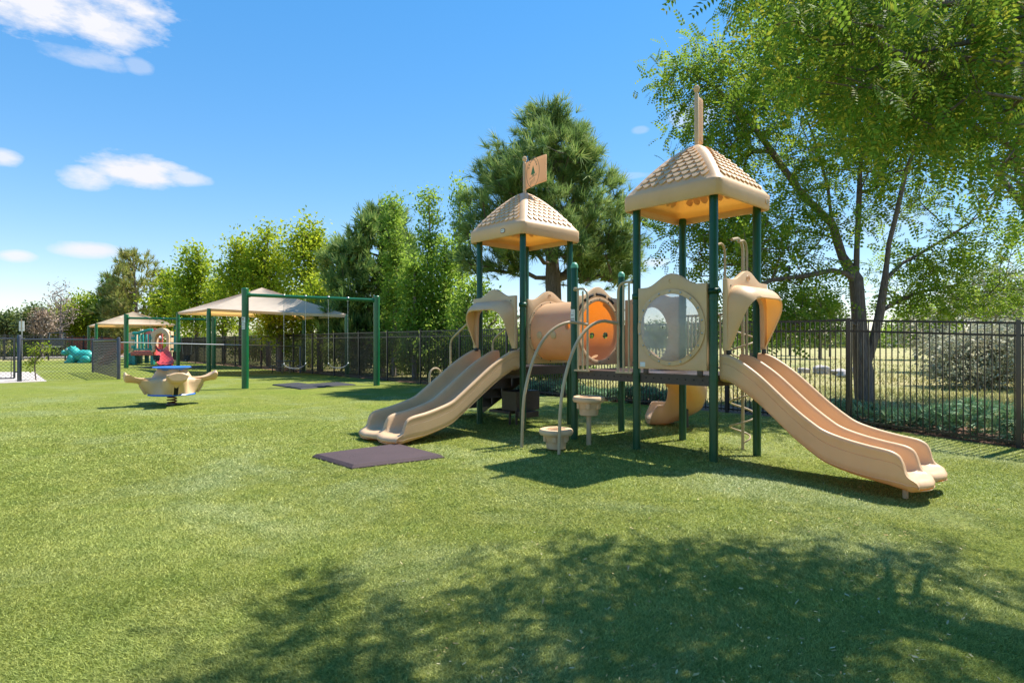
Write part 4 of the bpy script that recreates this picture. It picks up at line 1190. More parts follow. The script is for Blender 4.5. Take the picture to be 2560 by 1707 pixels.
# gate at the far left, opening beyond the frame
GA = G(35.8, 954.5); gd = (F0-F1).normalized(); GBp = GA+gd*2.1
gt = empty('chain_link_gate', GA, 'black chain-link gate at the left edge with a latch on the fence post', 'gate')
mb = MB(); mb.tube([GA+UP*.12, GA+UP*1.44], .03, 8); mb.tube([GA+UP*.12, GBp+UP*.12], .022, 8); mb.tube([GA+UP*1.40, GBp+UP*1.40], .022, 8); mb.tube([GBp+UP*.1, GBp+UP*1.42], .026, 8)
mb.tube([GA+gd*.08+UP*.14, GA+gd*.08+UP*1.2], .010, 6); mb.build('frame', M['rail'], gt)
mb = MB(); mesh_panel(mb, GA, GBp, .13, 1.38, step=.12); mb.build('mesh', M['wire'], gt, smooth=0)
mb = MB(); mb.tube([GA+UP*.72+gd*.3, F0+UP*.72-gd*.12], .014, 8); mb.tube([GA+UP*.32, F0+UP*.32], .02, 6); mb.build('latch', M['black'], gt)
# concrete pad and kerb at the far left
def slab(name, pts, z, t, m):
    mb = MB(); mb.add([Vector((p.x, p.y, -.02)) for p in pts]+[Vector((p.x, p.y, z)) for p in pts], [tuple(range(len(pts), 2*len(pts)))]+[(i, (i+1) % len(pts), len(pts)+(i+1) % len(pts), len(pts)+i) for i in range(len(pts))])
    return tag(mb.build(name, m, smooth=0), kind='structure')
slab('concrete_path', [G(-420, 968), G(0, 958), G(117, 953.5), G(86, 930), G(-420, 932)], .012, .02, M['concrete'])
slab('kerb', [G(-500, 903.5), G(175, 895.5), G(330, 893), G(330, 892), G(175, 894.2), G(-500, 901.5)], .12, .1, M['concrete'])
slab('gravel_yard', [G(-700, 901), G(175, 894), G(330, 891.8), G(330, 878), G(-700, 878)], .02, .02, M['mulch'])

# far iron fence and red board fence on the left
def far_iron():
    p, q = G(-120, 903), G(163, 894.5); root = empty('iron_fence', Vector((p.x, p.y, 0)), 'far black iron fence behind the turquoise animal at the left edge', 'fence')
    p = Vector((p.x-.0, p.y+.8, 0)); q = Vector((q.x, q.y+.8, 0)); d = q-p; L = d.length; u = d/L; n = int(L/2.4)
    for i in range(n+1):
        mb = MB(); mb.box(p+u*L*i/n+UP*.95, (.1, .1, 2.0)); mb.build('post', M['black'], root, smooth=0)
    mb = MB()
    for z in (1.85, 1.6, .2): mb.tube([p+UP*z, q+UP*z], .022, 4)
    k = int(L/.17)
    for i in range(k): mb.box(p+u*(L*(i+.5)/k)+UP*.95, (.022, .022, 1.85))
    mb.build('pickets', M['black'], root, smooth=0)
far_iron()
def board_fence():
    p, q = G(163, 892), G(300, 891); p = Vector((p.x, p.y, 0)); q = Vector((q.x, q.y, 0)); root = empty('board_fence', p, 'reddish brown board fence behind the turquoise animal', 'fence')
    d = q-p; L = d.length; u = d/L; w = Vector((-u.y, u.x, 0)); mb = MB(); k = int(L/.2)
    for i in range(k): mb.box(p+u*(L*(i+.5)/k)+UP*.93+w*(.02 if i % 2 else 0), (.185, .03, 1.72+.02*((i*7) % 3)), (u, w, UP))
    mb.build('boards', M['fencewood'], root, smooth=0)
    mb = MB()
    for i in range(4): mb.box(p+u*L*i/3+UP*1.0-w*.05, (.09, .09, 2.0), (u, w, UP))
    mb.tube([p+UP*1.86-w*.05, q+UP*1.86-w*.05], .035, 6); mb.build('frame', M['black'], root)
board_fence()
# utility box / screen hanging on the far fence
def screen():
    p = At(142, 858, 43); root = empty('bench_swing', Vector((p.x, p.y, 0)), 'dark metal bench swing hanging in its frame in front of the far fence', 'bench swing')
    mb = MB(); mb.box(p+UP*.12, (1.05, .05, .55)); mb.build('backrest', M['rail'], root); mb = MB(); mb.box(p-UP*.24-Vector((0, .25, 0)), (1.05, .45, .06)); mb.build('seat', M['steel'], root)
    for s in (-1, 1): mb = MB(); mb.tube([Vector((p.x+s*.62, p.y, 0)), Vector((p.x+s*.62, p.y, 2.0))], .05, 8); mb.build('post', M['black'], root)
    mb = MB(); mb.tube([Vector((p.x-.65, p.y, 2.0)), Vector((p.x+.65, p.y, 2.0))], .04, 8); mb.build('top_bar', M['black'], root)
    mb = MB()
    for s in (-1, 1): mb.tube([p+Vector((s*.5, -.1, .3)), Vector((p.x+s*.5, p.y, 2.0))], .012, 5)
    mb.build('chain', M['steel'], root)
screen()
# white sign and thin pole
def signs():
    p = At(54, 815, 46); root = empty('notice_sign', Vector((p.x, p.y, 0)), 'white rectangular sign on a thin pole behind the far left fence', 'sign')
    mb = MB(); mb.tube([Vector((p.x, p.y+.05, 0)), p+Vector((0, .05, .4))], .04, 6); mb.build('pole', M['steel'], root)
    mb = MB(); mb.box(p, (.40, .03, .78)); mb.build('panel', M['white'], root, smooth=0)
    mb = MB(); mb.box(p-Vector((0, .018, 0))+UP*.12, (.07, .01, .95)); mb.box(p-Vector((0, .018, 0))-UP*.18, (.38, .008, .03)); mb.build('strip', M['tube'], root, smooth=0)
signs()

# ------------------------------------------------------------------ red and teal playset
def playset():
    g = G(350, 912); D = g.y; K = D/FPX       # metres per photo pixel at this distance
    root = empty('toddler_playset', g, 'red, teal and cream plastic playset with a red slide below the far shade canopy', 'playset')
    def W(px, py, dy=0.0): return At(px, py, D+dy)
    def bx(name, x0, x1, y0, y1, m, d0=0.0, dp=.3, bev=.03, parent=root):
        a, b = W(x0, y1), W(x1, y0); mb = MB(); mb.box(((a.x+b.x)/2, D+d0+dp/2, (a.z+b.z)/2), (b.x-a.x, dp, b.z-a.z)); return mb.build(name, M[m], parent, bevel=bev)
    bx('deck', 326, 382, 877, 889, 'coral', 0, 1.5)
    for x in (328, 374): bx('leg', x, x+8, 888, 912, 'teal', .05, .2); bx('leg', x, x+8, 888, 910, 'teal', 1.2, .2)
    for x in (326, 377): bx('corner_column', x, x+8, 830, 880, 'cream', -.02, .22)
    # teal barred side panel with a dipped top rail
    gp = bx('railing', 333, 382, 871, 876, 'teal', -.03, .12)
    for i in range(5): bx('bar', 336+9*i, 340+9*i, 835, 873, 'teal', -.02, .1, .01, gp)
    mb = MB(); mb.tube([W(332, 833)-Vector((0, -.02, 0)), W(345, 833), W(358, 829), (W(372, 825)), W(382, 825)], .08, 8); mb.build('top_rail', M['teal'], root)
    for y in (842, 864): bx('bracket', 329, 337, y, y+7, 'teal', -.05, .1, .01); bx('bracket', 378, 386, y, y+7, 'teal', -.05, .1, .01)
    # red humped back wall
    pts = [(322, 878), (322, 832)]+[(322+45*i/12, 832-13*math.sin(math.pi*i/12)) for i in range(1, 12)]+[(367, 832), (367, 878)]
    mb = MB(); mb.prism([((x-CX)*K, EYE-(y-CY)*K) for x, y in pts], (0, D+1.5, 0), Vector((1, 0, 0)), UP, Vector((0, 1, 0)), .1); mb.build('back_wall', M['coral'], root, bevel=.02)
    bx('side_wall', 300, 328, 832, 880, 'cream', .5, .15)
    # cream arch over the slide
    o_, i_ = [], []
    for k in range(17):
        t = math.pi*k/16; o_.append((405-21*math.cos(t), 842-22*math.sin(t))); i_.append((405-14*math.cos(t), 848-15*math.sin(t)))
    o_ = [(384, 878)]+o_+[(426, 878)]; i_ = [(391, 878)]+i_+[(419, 878)]
    mb = MB(); vs = []; n = len(o_)
    q = lambda L, dz: [Vector(((x-CX)*K, D-.15+dz, EYE-(y-CY)*K)) for x, y in L]
    vs = q(o_, 0)+q(i_, 0)+q(o_, .35)+q(i_, .35); fs = []
    for a in range(n-1):
        b = a+1; fs += [(a, n+a, n+b, b), (2*n+a, 2*n+b, 3*n+b, 3*n+a), (a, b, 2*n+b, 2*n+a), (n+a, 3*n+a, 3*n+b, n+b)]
    mb.add(vs, fs); ar = mb.build('slide_arch', M['cream'], root, bevel=.02)
    bx('side_post', 421, 427, 828, 880, 'cream', .0, .3)
    for y in (838, 855, 870): bx('teal_block', 420, 427, y, y+6, 'teal', -.02, .3, .01)
    bx('inner_wall', 392, 420, 840, 880, 'teal', 1.2, .1)
    mb = MB(); mb.ell(W(398, 846, .6), (.14, .14, .16)); mb.build('steering_wheel', M['steel'], root)
    # red slide: trough widening to a rounded end, coming towards us
    rows = []
    for (x, y, hw, dy, wall) in ((404, 872, 13, 0, 10), (404, 878, 14, -.25, 11), (406, 886, 16, -.6, 10), (409, 894, 18, -.95, 9), (411, 902, 20, -1.3, 8), (412, 907, 20, -1.55, 6), (412, 910, 18, -1.7, 3), (412, 912, 14, -1.78, 1)):
        c = W(x, y, dy); f = hw*K; row = []
        for k in range(13):
            u = -1+2*k/12; row.append(c+Vector((f*u, 0, wall*K*abs(u)**2.6)))
        for k in range(7):
            u = 1-2*k/6; row.append(c+Vector((f*u*1.04, .05, (wall*K*.9)*abs(u)**2.6-.10)))
        rows.append(row)
    mb = MB(); mb.grid(rows, wrap=True); n = len(rows[0]); mb.add(rows[0], [tuple(range(n))]); mb.add(rows[-1], [tuple(range(n))]); mb.build('slide', M['red'], root, smooth=60)
    # second coral slide going left
    rows = []
    for (x, y, dy, wall) in ((322, 868, .6, 16), (305, 872, .5, 16), (290, 882, .3, 15), (275, 894, .1, 13), (262, 904, -.1, 10), (254, 910, -.2, 5)):
        c = W(x, y, dy); rows.append([c+Vector((.12, -.35, wall*K)), c+Vector((0, -.32, 0)), c+Vector((0, .32, 0)), c+Vector((.0, .35, wall*K)), c+Vector((.05, .38, wall*K)), c+Vector((.05, .36, -.12)), c+Vector((.05, -.38, -.12)), c+Vector((.12, -.4, wall*K))])
    mb = MB(); mb.grid(rows, wrap=True); mb.add(rows[0], [tuple(range(8))]); mb.add(rows[-1], [tuple(range(8))]); mb.build('side_slide', M['coral'], root, smooth=40)
    bx('playset_base', 303, 322, 882, 911, 'teal', .5, .8)
playset()

# ------------------------------------------------------------------ turquoise play animal
def beast():
    g = G(202, 907); root = empty('play_animal', g, 'turquoise plastic ride-on dinosaur lying on the grass beyond the chain-link fence', 'play animal')
    K = g.y/FPX
    def W(px, py, dy=0): return Vector(((px-CX)*K, g.y+dy, EYE-(py-CY)*K))
    mb = MB()
    spine = [(234, 900, .12), (228, 893, .28), (220, 889, .36), (208, 889, .38), (196, 890, .36), (188, 884, .34), (184, 878, .30), (178, 875, .28)]
    mb.tube([W(x, y) for x, y, r in spine], [r for x, y, r in spine], 14)
    mb.ell(W(178, 877), (.36, .30, .26)); mb.ell(W(166, 883), (.34, .22, .15)); mb.ell(W(159.5, 880), (.12, .17, .12))
    for dy in (-.3, .3):
        mb.ell(W(186, 899, dy), (.26, .2, .34)); mb.ell(W(182, 905, dy), (.32, .18, .12)); mb.ell(W(221, 899, dy), (.34, .2, .28)); mb.ell(W(216, 905, dy), (.36, .18, .11))
        mb.ell(W(182, 869, dy*.6), (.08, .06, .12))
    body = mb.build('body', M['turq'], root, smooth=80)
    sp_ = MB()
    for i in range(11):
        t = i/10; x = 187+38*t; y = 880+6*math.sin(t*2)+4*t*t; sp_.ell(W(x, y-1), (.035, .05, .08), 6, 4)
    sp_.build('spines', M['cap'], root)
    mb = MB()
    for dy in (-.26, .26): mb.ell(W(175, 873, dy), (.05, .04, .06), 8, 5)
    mb.build('eye', M['white'], root)
beast()
# ------------------------------------------------------------------ trees
SPLIT = {'bolts': 'bolt', 'panel_bracket': 'panel_bracket', 'post_clamp': 'post_clamp', 'raised_disc': 'raised_disc', 'bracket': 'bracket', 'vent_slot': 'vent_slot', 'lug': 'lug', 'footwell_frame': 'footwell_frame', 'buckle': 'buckle', 'rafter': 'rafter', 'eye': 'eye', 'table_leg': 'table_leg'}
QUAD_V = np.array([(0, 0, 0), (.28, .45, .06), (0, 1, 0), (-.28, .45, .06)], float); QUAD_F = np.array([[0, 1, 2, 3]])
def frond_tpl(pairs, lw, ll, droop=.25, w0=0.02):
    """pinnate leaf of unit length along +y; leaflets in pairs"""
    V, Fc = [], []
    for i in range(pairs):
        t = (i+.8)/(pairs+.4); z = -droop*t*t
        L_ = ll*math.sin(math.pi*(.18+.72*t))**.7
        for s in (-1, 1):
            n = len(V); bx_, by = 0, t; ex, ey = s*L_*.9, L_*.38
            px, py = -ey, ex
            nn_ = math.hypot(px, py); px, py = px/nn_*lw, py/nn_*lw
            V += [(bx_, by, z), (bx_+ex*.5+px*.5, by+ey*.5+py*.5, z-.01), (bx_+ex, by+ey, z-.05), (bx_+ex*.5-px*.5, by+ey*.5-py*.5, z-.01)]
            Fc.append((n, n+1, n+2, n+3))
    return np.array(V, float), np.array(Fc)
FR_NEAR = frond_tpl(9, .075, .20); FR_FAR = frond_tpl(5, .15, .26)
def tuft_tpl(k, w, seed=1, spread=.9):
    r = np.random.default_rng(seed); V, Fc = [], []
    for i in range(k):
        a = r.random()*6.283; el = spread*(.35+.65*r.random()); L_ = .8+.35*r.random()
        d = np.array([math.cos(a)*math.sin(el), math.cos(el), math.sin(a)*math.sin(el)]); s = np.cross(d, [0, 1, .3]); s = s/np.linalg.norm(s)*w
        b = np.array([0, r.random()*.25-.1, 0]); n = len(V); V += [b-s*.5, b+s*.5, b+d*L_+s*.12, b+d*L_-s*.12]; Fc.append((n, n+1, n+2, n+3))
    return np.array(V), np.array(Fc)
TUFT = tuft_tpl(16, .075); TUFT_F = tuft_tpl(10, .14, 2)

def skeleton(trunks, pts, rng, step=.4, wander=.06, up=.25):
    """trunks: list of polylines (first one starts at the ground); pts: crown points each to be reached by a twig"""
    P, par = [], []
    for k, tr in enumerate(trunks):
        prev = -1
        if k: 
            A = np.array(P); prev = int(np.argmin(np.linalg.norm(A-np.array(tr[0]), axis=1)))
        for a, b in zip(tr[:-1], tr[1:]):
            a, b = Vector(a), Vector(b); n = max(1, int((b-a).length/step))
            for i in range(n):
                if prev == -1: P.append(tuple(a)); par.append(-1); prev = 0
                P.append(tuple(a+(b-a)*(i+1)/n)); par.append(prev); prev = len(P)-1
    nt = len(P); top = np.array(trunks[0][0])+np.array((0, 0, 1.0))
    N = len(pts); arr = np.empty((nt+N*14+2000, 3)); arr[:nt] = P; cnt = nt
    order = np.argsort(np.min(np.linalg.norm(pts[:, None]-arr[None, :nt], axis=2), axis=1))
    tips = []; hl = arr[:nt].min(axis=0)[2]
    for oi in order:
        p = pts[oi]; A = arr[:cnt]; dv = p-A; dist = np.linalg.norm(dv, axis=1)
        cost = dist + np.where(A[:, 2] > p[2]-.05, 1.2*np.maximum(0, A[:, 2]-p[2]+.1), 0) + np.where(A[:, 2] < hl+1.0, 3.0, 0)
        j = int(np.argmin(cost)); L = dist[j]; n = max(1, int(L/step)); a = A[j].copy(); prev = j
        bend = np.array((0, 0, -up*L*.25))
        for i in range(1, n+1):
            t = i/n; q = a+(p-a)*t + bend*math.sin(math.pi*t) + rng.normal(0, wander*step, 3)*(t < 1)
            arr[cnt] = q; par.append(prev); prev = cnt; cnt += 1
        tips.append(prev)
    return arr[:cnt].copy(), np.array(par), tips
def limbs(P, par, tips, r_tip, r_base, mb, expo=2.4, n_side=6, rmin=0.0):
    n = len(P); w = np.zeros(n); 
    for t in tips: w[t] += 1
    for i in range(n-1, 0, -1): w[par[i]] += max(w[i], .3) if par[i] >= 0 else 0
    w[0] = max(w[0], 1); r = r_tip*np.power(np.maximum(w, 1), 1/expo); r *= 1; sc_ = r_base/r[0]
    r = r_tip+(r-r_tip)*((r_base-r_tip)/max(r[0]-r_tip, 1e-6))
    kids = [[] for _ in range(n)]
    for i in range(1, n): kids[par[i]].append(i)
    started = [(0, None)]
    while started:
        i, frm = started.pop(); pts = [] if frm is None else [P[frm]]; rs = [] if frm is None else [min(r[frm], r[i]*1.15)]
        j = i
        while True:
            pts.append(P[j]); rs.append(r[j])
            if not kids[j]: break
            ks = sorted(kids[j], key=lambda q: -w[q])
            for q in ks[1:]: started.append((q, j))
            j = ks[0]
        if len(pts) > 1 and max(rs) > rmin: mb.tube([Vector(p) for p in pts], [float(x) for x in rs], 9 if rs[0] > .06 else (6 if rs[0] > .02 else 4), cap=False)
def ell_points(ells, rng, clump=0.0):
    """ells: (centre, radii, count); points biased to the outer shell"""
    out = []
    for c, r, n in ells:
        d = rng.normal(size=(n, 3)); d /= np.linalg.norm(d, axis=1, keepdims=True)
        k = rng.random((n, 1))**(1/2.6); out.append(np.array(c)+d*k*np.array(r))
    return np.concatenate(out)
def foliage(kind, pts, outward, rng, per, size, spread, name, mat, parent, droop=.3, sizevar=.35):
    n = len(pts)*per; base = np.repeat(pts, per, axis=0)+rng.normal(0, 1, (n, 3))*spread*np.array([1, 1, .75])
    o = np.repeat(outward, per, axis=0)
    d = o+rng.normal(0, .75, (n, 3)); 
    sz = size*(1-sizevar+2*sizevar*rng.random(n))
    up = np.tile([0, 0, 1.0], (n, 1))+rng.normal(0, .45, (n, 3))
    if kind == 'quad': TV, TF = QUAD_V, QUAD_F; d[:, 2] -= droop; up += rng.normal(0, .4, (n, 3))
    elif kind == 'frond': TV, TF = FR_FAR; d[:, 2] -= droop
    elif kind == 'frond_near': TV, TF = FR_NEAR; d[:, 2] -= droop
    elif kind == 'tuft': TV, TF = TUFT; d = o+rng.normal(0, .55, (n, 3)); d[:, 2] += .55
    elif kind == 'tuft_far': TV, TF = TUFT_F; d = o+rng.normal(0, .55, (n, 3)); d[:, 2] += .55
    Mx = frames(d, up, rng, sz)
    V, Fc = instance_np(TV, TF, base, Mx)
    return mesh_np(name, V, Fc, mat, parent)
def make_tree(name, label, cat, trunks, ells, kind, per, size, spread, mat, bark='bark', expo=2.4, r_base=.12, r_tip=.008, seed=1, group=None, droop=.3, step=.4, up=.25, inner=0, rmin=0, filt=None):
    rng = np.random.default_rng(seed)
    pts = ell_points(ells, rng); pts[:, 2] = np.maximum(pts[:, 2], .15)
    if filt is not None: pts = pts[filt(pts)]
    root = empty(name, trunks[0][0], label, cat, group)
    P, par, tips = skeleton(trunks, pts, rng, step=step, up=up)
    mb = MB(); limbs(P, par, tips, r_tip, r_base, mb, rmin=rmin, expo=expo); mb.build('trunk', M[bark], root, smooth=70)
    L = [P[t] for t in tips]; O = [P[t]-P[par[t]] for t in tips]
    if inner:
        for t in tips:
            q = par[t]
            for _ in range(inner):
                if q > 0: L.append(P[q]); O.append(P[t]-P[q]); q = par[q]
    L = np.array(L); O = np.array(O); O /= np.maximum(np.linalg.norm(O, axis=1, keepdims=True), 1e-6)
    foliage(kind, L, O, rng, per, size, spread, 'crown', M[mat], root, droop)
    return root
def E(px, py, rx, ry, d, n, dr=None):
    """crown lobe measured in the photo at distance d: centre, half sizes, number of twigs"""
    k = d/FPX; return (tuple(At(px, py, d)), (rx*k, (dr if dr is not None else rx*k), ry*k), n)
def tr_(d, *pts): return [tuple(At(x, y, d+(q[0] if q else 0))) for x, y, *q in pts]

# honey locust just beyond the fence
g = G(2161, 1001)
D = g.y
make_tree('honey_locust', 'tall forked honey locust with feathery leaves just beyond the fence behind the right slide', 'tree',
    [tr_(D, (2162, 1004), (2158, 930), (2150, 860), (2146, 780), (2140, 700), (2142, 620), (2146, 540), (2150, 430), (2160, 330), (2170, 230), (2180, 130)),
     tr_(D, (2160, 930), (2182, 860, -.1), (2200, 780, -.2), (2212, 700, -.3), (2222, 610, -.4), (2240, 540, -.5), (2262, 440, -.6), (2300, 330, -.8), (2340, 230, -1)),
     tr_(D, (2140, 690), (2105, 640, .2), (2080, 560, .3), (2070, 470, .4), (2040, 360, .5), (2000, 250, .5)),
     tr_(D, (2142, 690), (2080, 676, -.3), (2010, 690, -.6), (1930, 700, -.9), (1860, 730, -1.2)),
     tr_(D, (2215, 680), (2290, 640, .3), (2390, 580, .6), (2480, 520, .8), (2540, 480, 1)),
     tr_(D, (2205, 770), (2300, 730, .4), (2400, 710, .8), (2500, 690, 1)),
     tr_(D, (2150, 800), (2060, 800, -.5), (1980, 810, -.9), (1900, 850, -1.2)),
     tr_(D, (2080, 560), (2000, 480, .1), (1930, 380), (1860, 290), (1790, 220), (1710, 170))],
    [E(2080, 330, 300, 170, D, 230, 2.2), E(1800, 320, 120, 110, D, 60, 1.2), E(1735, 190, 95, 80, D, 34, .8), E(1900, 170, 150, 95, D, 60, 1.3), E(1760, 500, 120, 90, D-.5, 42, 1.2), E(1830, 620, 160, 75, D-.6, 62, 1.5),
     E(1950, 560, 150, 110, D, 70, 1.6), E(2400, 330, 250, 200, D, 120, 2.2), E(2420, 620, 200, 70, D+.3, 46, 1.6), E(2480, 730, 150, 60, D+.4, 34, 1.4), E(1950, 780, 130, 60, D-.8, 50, 1.2), E(2300, 760, 120, 45, D+.2, 16, 1.0), E(2150, 130, 400, 110, D, 80, 2.4), E(2330, 690, 150, 60, D+.1, 30, 1.3), E(1980, 690, 130, 60, D-.4, 26, 1.2),
     E(2250, 500, 140, 60, D, 16, 1.4)],
    'frond', 11, .31, .22, 'locust', r_base=.20, r_tip=.006, seed=11, expo=1.45, droop=.5, step=.35, up=-.2, inner=0)

# the tree the camera stands beside: trunk outside the frame on the right, boughs hanging into the top corner
def near_tree():
    rng = np.random.default_rng(5); pts = []
    poly = [(1860, -80), (1850, 20), (1905, 120), (1925, 215), (1985, 290), (2030, 330), (2110, 330), (2170, 385), (2250, 395), (2320, 440), (2390, 430), (2440, 410), (2480, 520), (2600, 640), (2700, 640), (2700, -80)]
    def inside(x, y):
        c = False; n = len(poly)
        for i in range(n):
            (x1, y1), (x2, y2) = poly[i], poly[(i+1) % n]
            if (y1 > y) != (y2 > y) and x < (x2-x1)*(y-y1)/(y2-y1)+x1: c = not c
        return c
    def ok(p):
        if p[1] < .3: return True
        x, y = CX+FPX*p[0]/p[1], CY-FPX*(p[2]-EYE)/p[1]
        if y < -110 or x > 2680: return True
        return inside(x, y+45) and inside(x, y)
    vis = []
    while len(vis) < 350:
        x, y = rng.uniform(1850, 2600), rng.uniform(-60, 620); d = rng.uniform(2.7, 4.9)
        if y > 150: d = rng.uniform(2.9, 4.3)
        dens = 1 if y < 300 else .75
        p = np.array(At(x, y, d))
        if rng.random() < dens and ok(p) and ok(p-np.array([0, 0, .1])): vis.append(p)
    # upper boughs whose shade falls on the foreground lawn
    shade_px = [(1700, 1390, 70, 30, 10), (1830, 1430, 120, 60, 22), (2050, 1400, 150, 60, 26), (2300, 1370, 170, 60, 26), (2500, 1420, 130, 80, 20), (1620, 1335, 60, 16, 5), (2130, 1510, 260, 90, 40), (2400, 1560, 200, 100, 34), (1850, 1560, 140, 60, 18),
                (1500, 1420, 70, 22, 8), (1620, 1480, 90, 35, 12), (1440, 1510, 80, 22, 8), (1600, 1600, 180, 60, 26), (1900, 1670, 300, 60, 40), (2300, 1680, 260, 60, 30), (1450, 1680, 120, 30, 10), (900, 1600, 110, 50, 14), (960, 1530, 110, 35, 9), (720, 1690, 170, 40, 12), (850, 1490, 60, 14, 3), (1250, 1740, 300, 60, 22)]
    sx, sy = SUN_AZ[0]/math.tan(R(SUN_EL)), SUN_AZ[1]/math.tan(R(SUN_EL))
    hi = []
    for (x, y, rx, ry, n) in shade_px:
        k = 0; tries = 0; n = int(n*(.30 if x > 1200 else .95))+1
        while k < n and tries < n*30:
            if tries % 5 == 0: a = rng.random()*6.283; r_ = math.sqrt(rng.random()); g_ = G(x+rx*r_*math.cos(a), y+ry*r_*math.sin(a)); z = rng.uniform(3.4, 5.4)
            tries += 1
            p = np.array([g_.x+sx*z, g_.y+sy*z, z])+rng.normal(0, 1, 3)*np.array([.20, .16, .12])
            if ok(p): hi.append(p); k += 1
    base = (6.3, 3.4, gz(6.3, 3.4)-.02)
    root = empty('overhanging_locust', base, 'near locust tree whose leafy boughs hang into the top right corner', 'tree')
    pts = np.array(vis+hi)
    trunks = [[base, (6.2, 3.5, 1.4), (6.0, 3.6, 2.6), (5.6, 3.8, 3.7), (5.1, 4.0, 4.8), (4.6, 4.1, 5.8)], [(6.0, 3.6, 2.6), (5.2, 3.5, 3.4), (4.3, 3.4, 4.1), (3.4, 3.3, 4.6), (2.4, 3.3, 5.0)], [(6.05, 3.6, 2.4), (5.3, 4.0, 2.8)],
              [(5.3, 3.9, 4.4), (4.6, 4.9, 4.8), (3.9, 5.6, 5.0)]]
    P, par, tips = skeleton(trunks, pts, rng, step=.28, up=-.1)
    # keep twigs that would cross open sky out of the picture
    mb = MB(); limbs(P, par, tips, .0032, .12, mb, expo=1.5); mb.build('trunk', M['bark'], root, smooth=70)
    nv = len(vis); order_pts = P[tips]; isvis = np.array([min(np.linalg.norm(np.array(vis)-q, axis=1)) < .02 for q in order_pts])
    L = P[tips]; O = L-P[par[np.array(tips)]]; O /= np.maximum(np.linalg.norm(O, axis=1, keepdims=True), 1e-6)
    foliage('frond_near', L[isvis], O[isvis], rng, 7, .20, .10, 'crown', M['locust_near'], root, 1.35)
    foliage('frond_near', L[~isvis], O[~isvis], rng, 7, .22, .12, 'upper_crown', M['locust_near'], root, .6)
near_tree()

# big pine behind the left tower
D = 17.0
def pine(name, label, D, x0, ybase, prof, seed, size, per, mat, lean=0, n_whorl=13, sky=.0, kind='tuft', group=None, r_base=.2):
    """prof: list of (y, left x, right x) in the photo"""
    rng = np.random.default_rng(seed); ys = [p[0] for p in prof]; top = At(x0+lean, ys[0], D); root_p = G(x0, FPX*EYE/D+CY); base = Vector((At(x0, 0, D).x, D, -.03))
    tk = [tuple(base)]+[tuple(At(x0+lean*t, CY+(ys[0]-CY)*t, D)) for t in (.15, .35, .55, .75, .9, 1.0)]
    pts = []; k = D/FPX
    for i in range(n_whorl*9):
        t = (i+rng.random())/(n_whorl*9); y = ys[0]+(ys[-1]-ys[0])*t**.85
        xl = np.interp(y, ys, [p[1] for p in prof]); xr = np.interp(y, ys, [p[2] for p in prof])
        a = rng.random()*6.283; c = x0+lean*(1-t); rad = (xr-c) if math.cos(a) > 0 else (c-xl); rad *= (.93+.14*rng.random())
        for f in (1.0, .72, .47) if t > .15 else (1.0, .5):
            if f < 1 and rng.random() < .12: continue
            jit = rng.normal(0, 1, 3)*np.array([.22, .22, .13])*(1.2-f*.5)
            rr = rad*f; p = np.array([At(c, y, D).x+math.cos(a)*rr*k, D+math.sin(a)*rr*k*1.0, EYE-(y-CY)*k-.10*(1-f)*rr*k])
            pts.append(p+jit)
    pts = np.array(pts); root = empty(name, base, label, 'tree', group)
    P, par, tips = skeleton([tk], pts, rng, step=.4, up=.5)
    mb = MB(); limbs(P, par, tips, .010, r_base, mb); mb.build('trunk', M['bark'], root, smooth=70)
    L = P[tips]; O = L-np.array([base.x, D, 0]); O[:, 2] = .25*np.linalg.norm(O[:, :2], axis=1); O /= np.maximum(np.linalg.norm(O, axis=1, keepdims=True), 1e-6)
    foliage(kind, L, O, rng, per, size, .135*size/.27, 'crown', M[mat], root, .0)
pine('pine_tree', 'tall full pine standing directly behind the left tower roof', 17.0, 1388, 1000, [(285, 1360, 1405), (330, 1310, 1440), (400, 1245, 1480), (460, 1215, 1520), (530, 1175, 1545), (620, 1165, 1575), (690, 1195, 1580)], 21, .28, 14, 'pine', lean=-20, n_whorl=17, r_base=.23)
pine('pine_tree', 'dark rounded pine behind the chain swings, left of the thin poplars', 25.0, 948, 900, [(525, 935, 965), (580, 875, 1000), (650, 830, 1025), (720, 818, 1035), (800, 812, 1040), (850, 840, 1010)], 22, .36, 13, 'pine_dark', lean=8, n_whorl=13, kind='tuft_far', r_base=.25)

def deci(label, D, x, ytop, half, ybot, seed, mat='yellow', n=90, per=26, size=.16, spread=.26, name='leafy_tree', group='leafy trees in a row beyond the fence', kind='quad', shape=1, r=.14):
    h = (ybot-ytop)/2; rnd = random.Random(seed)
    es = [E(x, ytop+h, half*.9, h*.75, D, int(n*.5)), E(x+rnd.uniform(-.2, .2)*half, ytop+h*.55, half*.62, h*.5, D, int(n*.22)), E(x-half*.45, ytop+h*1.1, half*.5, h*.5, D-.3, int(n*.14)), E(x+half*.5, ytop+h*1.05, half*.5, h*.5, D+.2, int(n*.14))]
    for i in range(6):
        xx = x+rnd.uniform(-.55, .55)*half; es.append(E(xx, ytop+h*(.22+1.1*abs(xx-x)/half), half*.10, h*.26, D+rnd.uniform(-.6, .6), max(3, n//22)))
    b = At(x, 0, D); base = (b.x, D, -.03); t1 = tuple(At(x, ytop+h*1.3, D)); t2 = tuple(At(x+rnd.uniform(-8, 8), ytop+h*.5, D)); t3 = tuple(At(x, ytop+h*.15, D))
    make_tree(name, label, 'tree', [[base, t1, t2, t3]], es, kind, per, size, spread, mat, r_base=r, seed=seed, group=group, step=.45, up=.3, inner=1)
